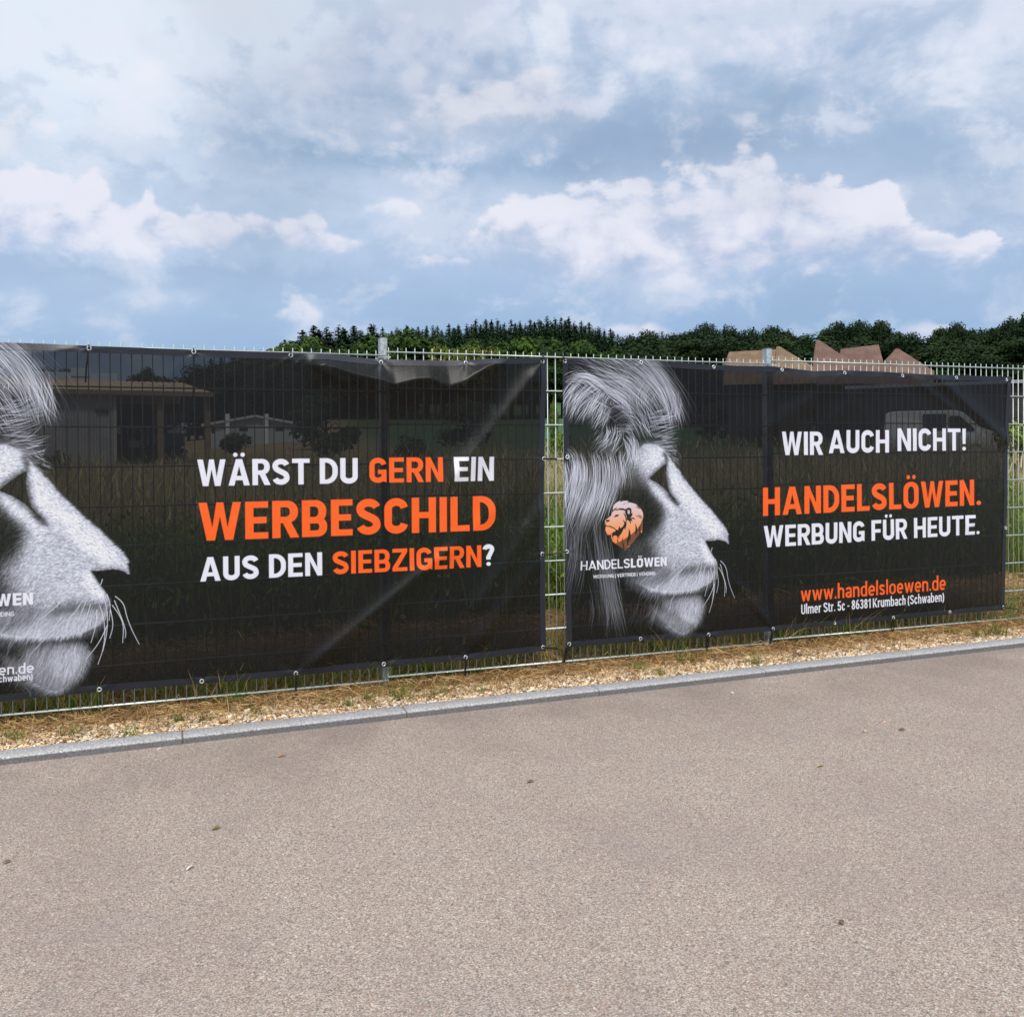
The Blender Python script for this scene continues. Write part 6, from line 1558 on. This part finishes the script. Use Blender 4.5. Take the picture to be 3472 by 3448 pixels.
b1_ = clay_barn('timber_barn', 2590, 62, [(2455, 1245), (2476, 1190), (2638, 1186), (2655, 1246)], 7, clay, 'low timber barn with pale tan roof, left of the pointed one')
b2_ = clay_barn('timber_barn', 2690, 57, [(2626, 1246), (2636, 1173), (2646, 1173), (2765, 1252)], 6, clay, 'timber barn with pointed tan roof falling to the right')
b3_ = clay_barn('timber_barn', 2850, 60, [(2755, 1252), (2772, 1150), (2782, 1150), (2925, 1256)], 6, clay2, 'timber barn with the highest pointed roof end')
b4_ = clay_barn('timber_barn', 2950, 66, [(2835, 1250), (2858, 1180), (2978, 1170), (2998, 1250)], 6, clay2, 'squat reddish roofed barn between the two pointed roofs')
b5_ = clay_barn('timber_barn', 3070, 58, [(2975, 1254), (3040, 1182), (3050, 1182), (3160, 1262)], 6, clay2, 'reddish roofed timber barn, the rightmost of the group')
for o_x, xs0 in ((b1_, (-1.8, .0, 1.2)), (b3_, (-.8, .6)), (b5_, (-.6, .9))):
    for xx in xs0: MB().box(xx, xx + .6, .40, .445, 1.0, 1.9).build('window', glass, o_x)
# dark hall at the far right
dh, dz_ = frame_at(3480, 48); dh.name = 'dark_hall'; tag(dh, 'dark cladded hall behind the right end of the fence', 'hall')
zt = height_to(1300, 48, 3480) - dz_
for i in range(24): MB().box(-7.5 + i * .62, -7.5 + i * .62 + .60, -.02 * (i % 2), .1, -.6, zt).build('board', timber, dh)
MB().box(-7.5, 7.4, .1, 8, -.6, zt - .01).build('body', timber, dh); MB().box(-7.7, 7.6, -.25, 8.2, zt + .01, zt + .16).build('roof', corr, dh)

# white van behind the right banner, nose to the right
vn, vz_ = frame_at(3165, 43, .0); vn.name = 'van'; tag(vn, 'white delivery van with dark side window parked behind the right banner', 'van')
vn.location.z = height_to(1394, 43, 3165) - 2.25 * .88; vn.scale = (.88, .88, .88)
vw_ = material('white van paint', (.70, .72, .74), .3); tyre = material('tyre rubber', (.02, .02, .02), .9)
body = [(-2.15, .35), (-2.15, 1.0), (-2.10, 2.05), (-2.0, 2.2), (-1.6, 2.25), (.9, 2.25), (1.25, 2.15), (1.95, 1.45), (2.55, 1.22), (2.72, .95), (2.75, .40)]
bm = bmesh.new(); vs = [bm.verts.new((x, -.95 + (.12 if z > 1.4 else 0), z)) for x, z in body]; vb = [bm.verts.new((x, .95 - (.12 if z > 1.4 else 0), z)) for x, z in body]
bm.faces.new(vs); bm.faces.new(vb[::-1]); n = len(body)
for i in range(n): bm.faces.new((vs[i], vb[i], vb[(i + 1) % n], vs[(i + 1) % n]))
bmesh.ops.recalc_face_normals(bm, faces=bm.faces); bmesh.ops.bevel(bm, geom=[e_ for e_ in bm.edges], offset=.05, segments=2, affect='EDGES')
me = bpy.data.meshes.new('body'); bm.to_mesh(me); bm.free(); me.materials.append(vw_); obj('body', me, vn)
MB().prism([(-.45, 1.30), (-.45, 2.08), (.55, 2.08), (.55, 1.30)], -.900, -.835).build('side_window', glass, vn)
MB().prism([(.68, 1.30), (.68, 1.98), (1.10, 1.98), (1.72, 1.38), (1.72, 1.30)], -.905, -.835).build('door_window', glass, vn)
MB().prism([(1.30, 2.12), (1.36, 2.16), (2.04, 1.50), (1.98, 1.44)], -.70, .70).build('windscreen', glass, vn)
for xx in (-1.35, 1.75):
    w_ = MB().tube([(xx, -.98, .35), (xx, -.76, .35)], .35, 20).build('wheel', tyre, vn); MB().tube([(xx, -1.0, .35), (xx, -.985, .35)], .20, 14).build('rim', whitep, w_)
    MB().tube([(xx, .76, .35), (xx, .98, .35)], .35, 20).build('wheel', tyre, vn)
MB().box(2.55, 2.73, -.9, -.6, .85, 1.05).build('headlight', whitep, vn); MB().box(-2.19, -2.13, -.9, -.75, 1.0, 1.4).build('tail_light', material('red lens', (.4, .02, .02), .3), vn)
MB().box(1.25, 1.35, -1.08, -.93, 1.35, 1.6).build('mirror', darkin, vn)
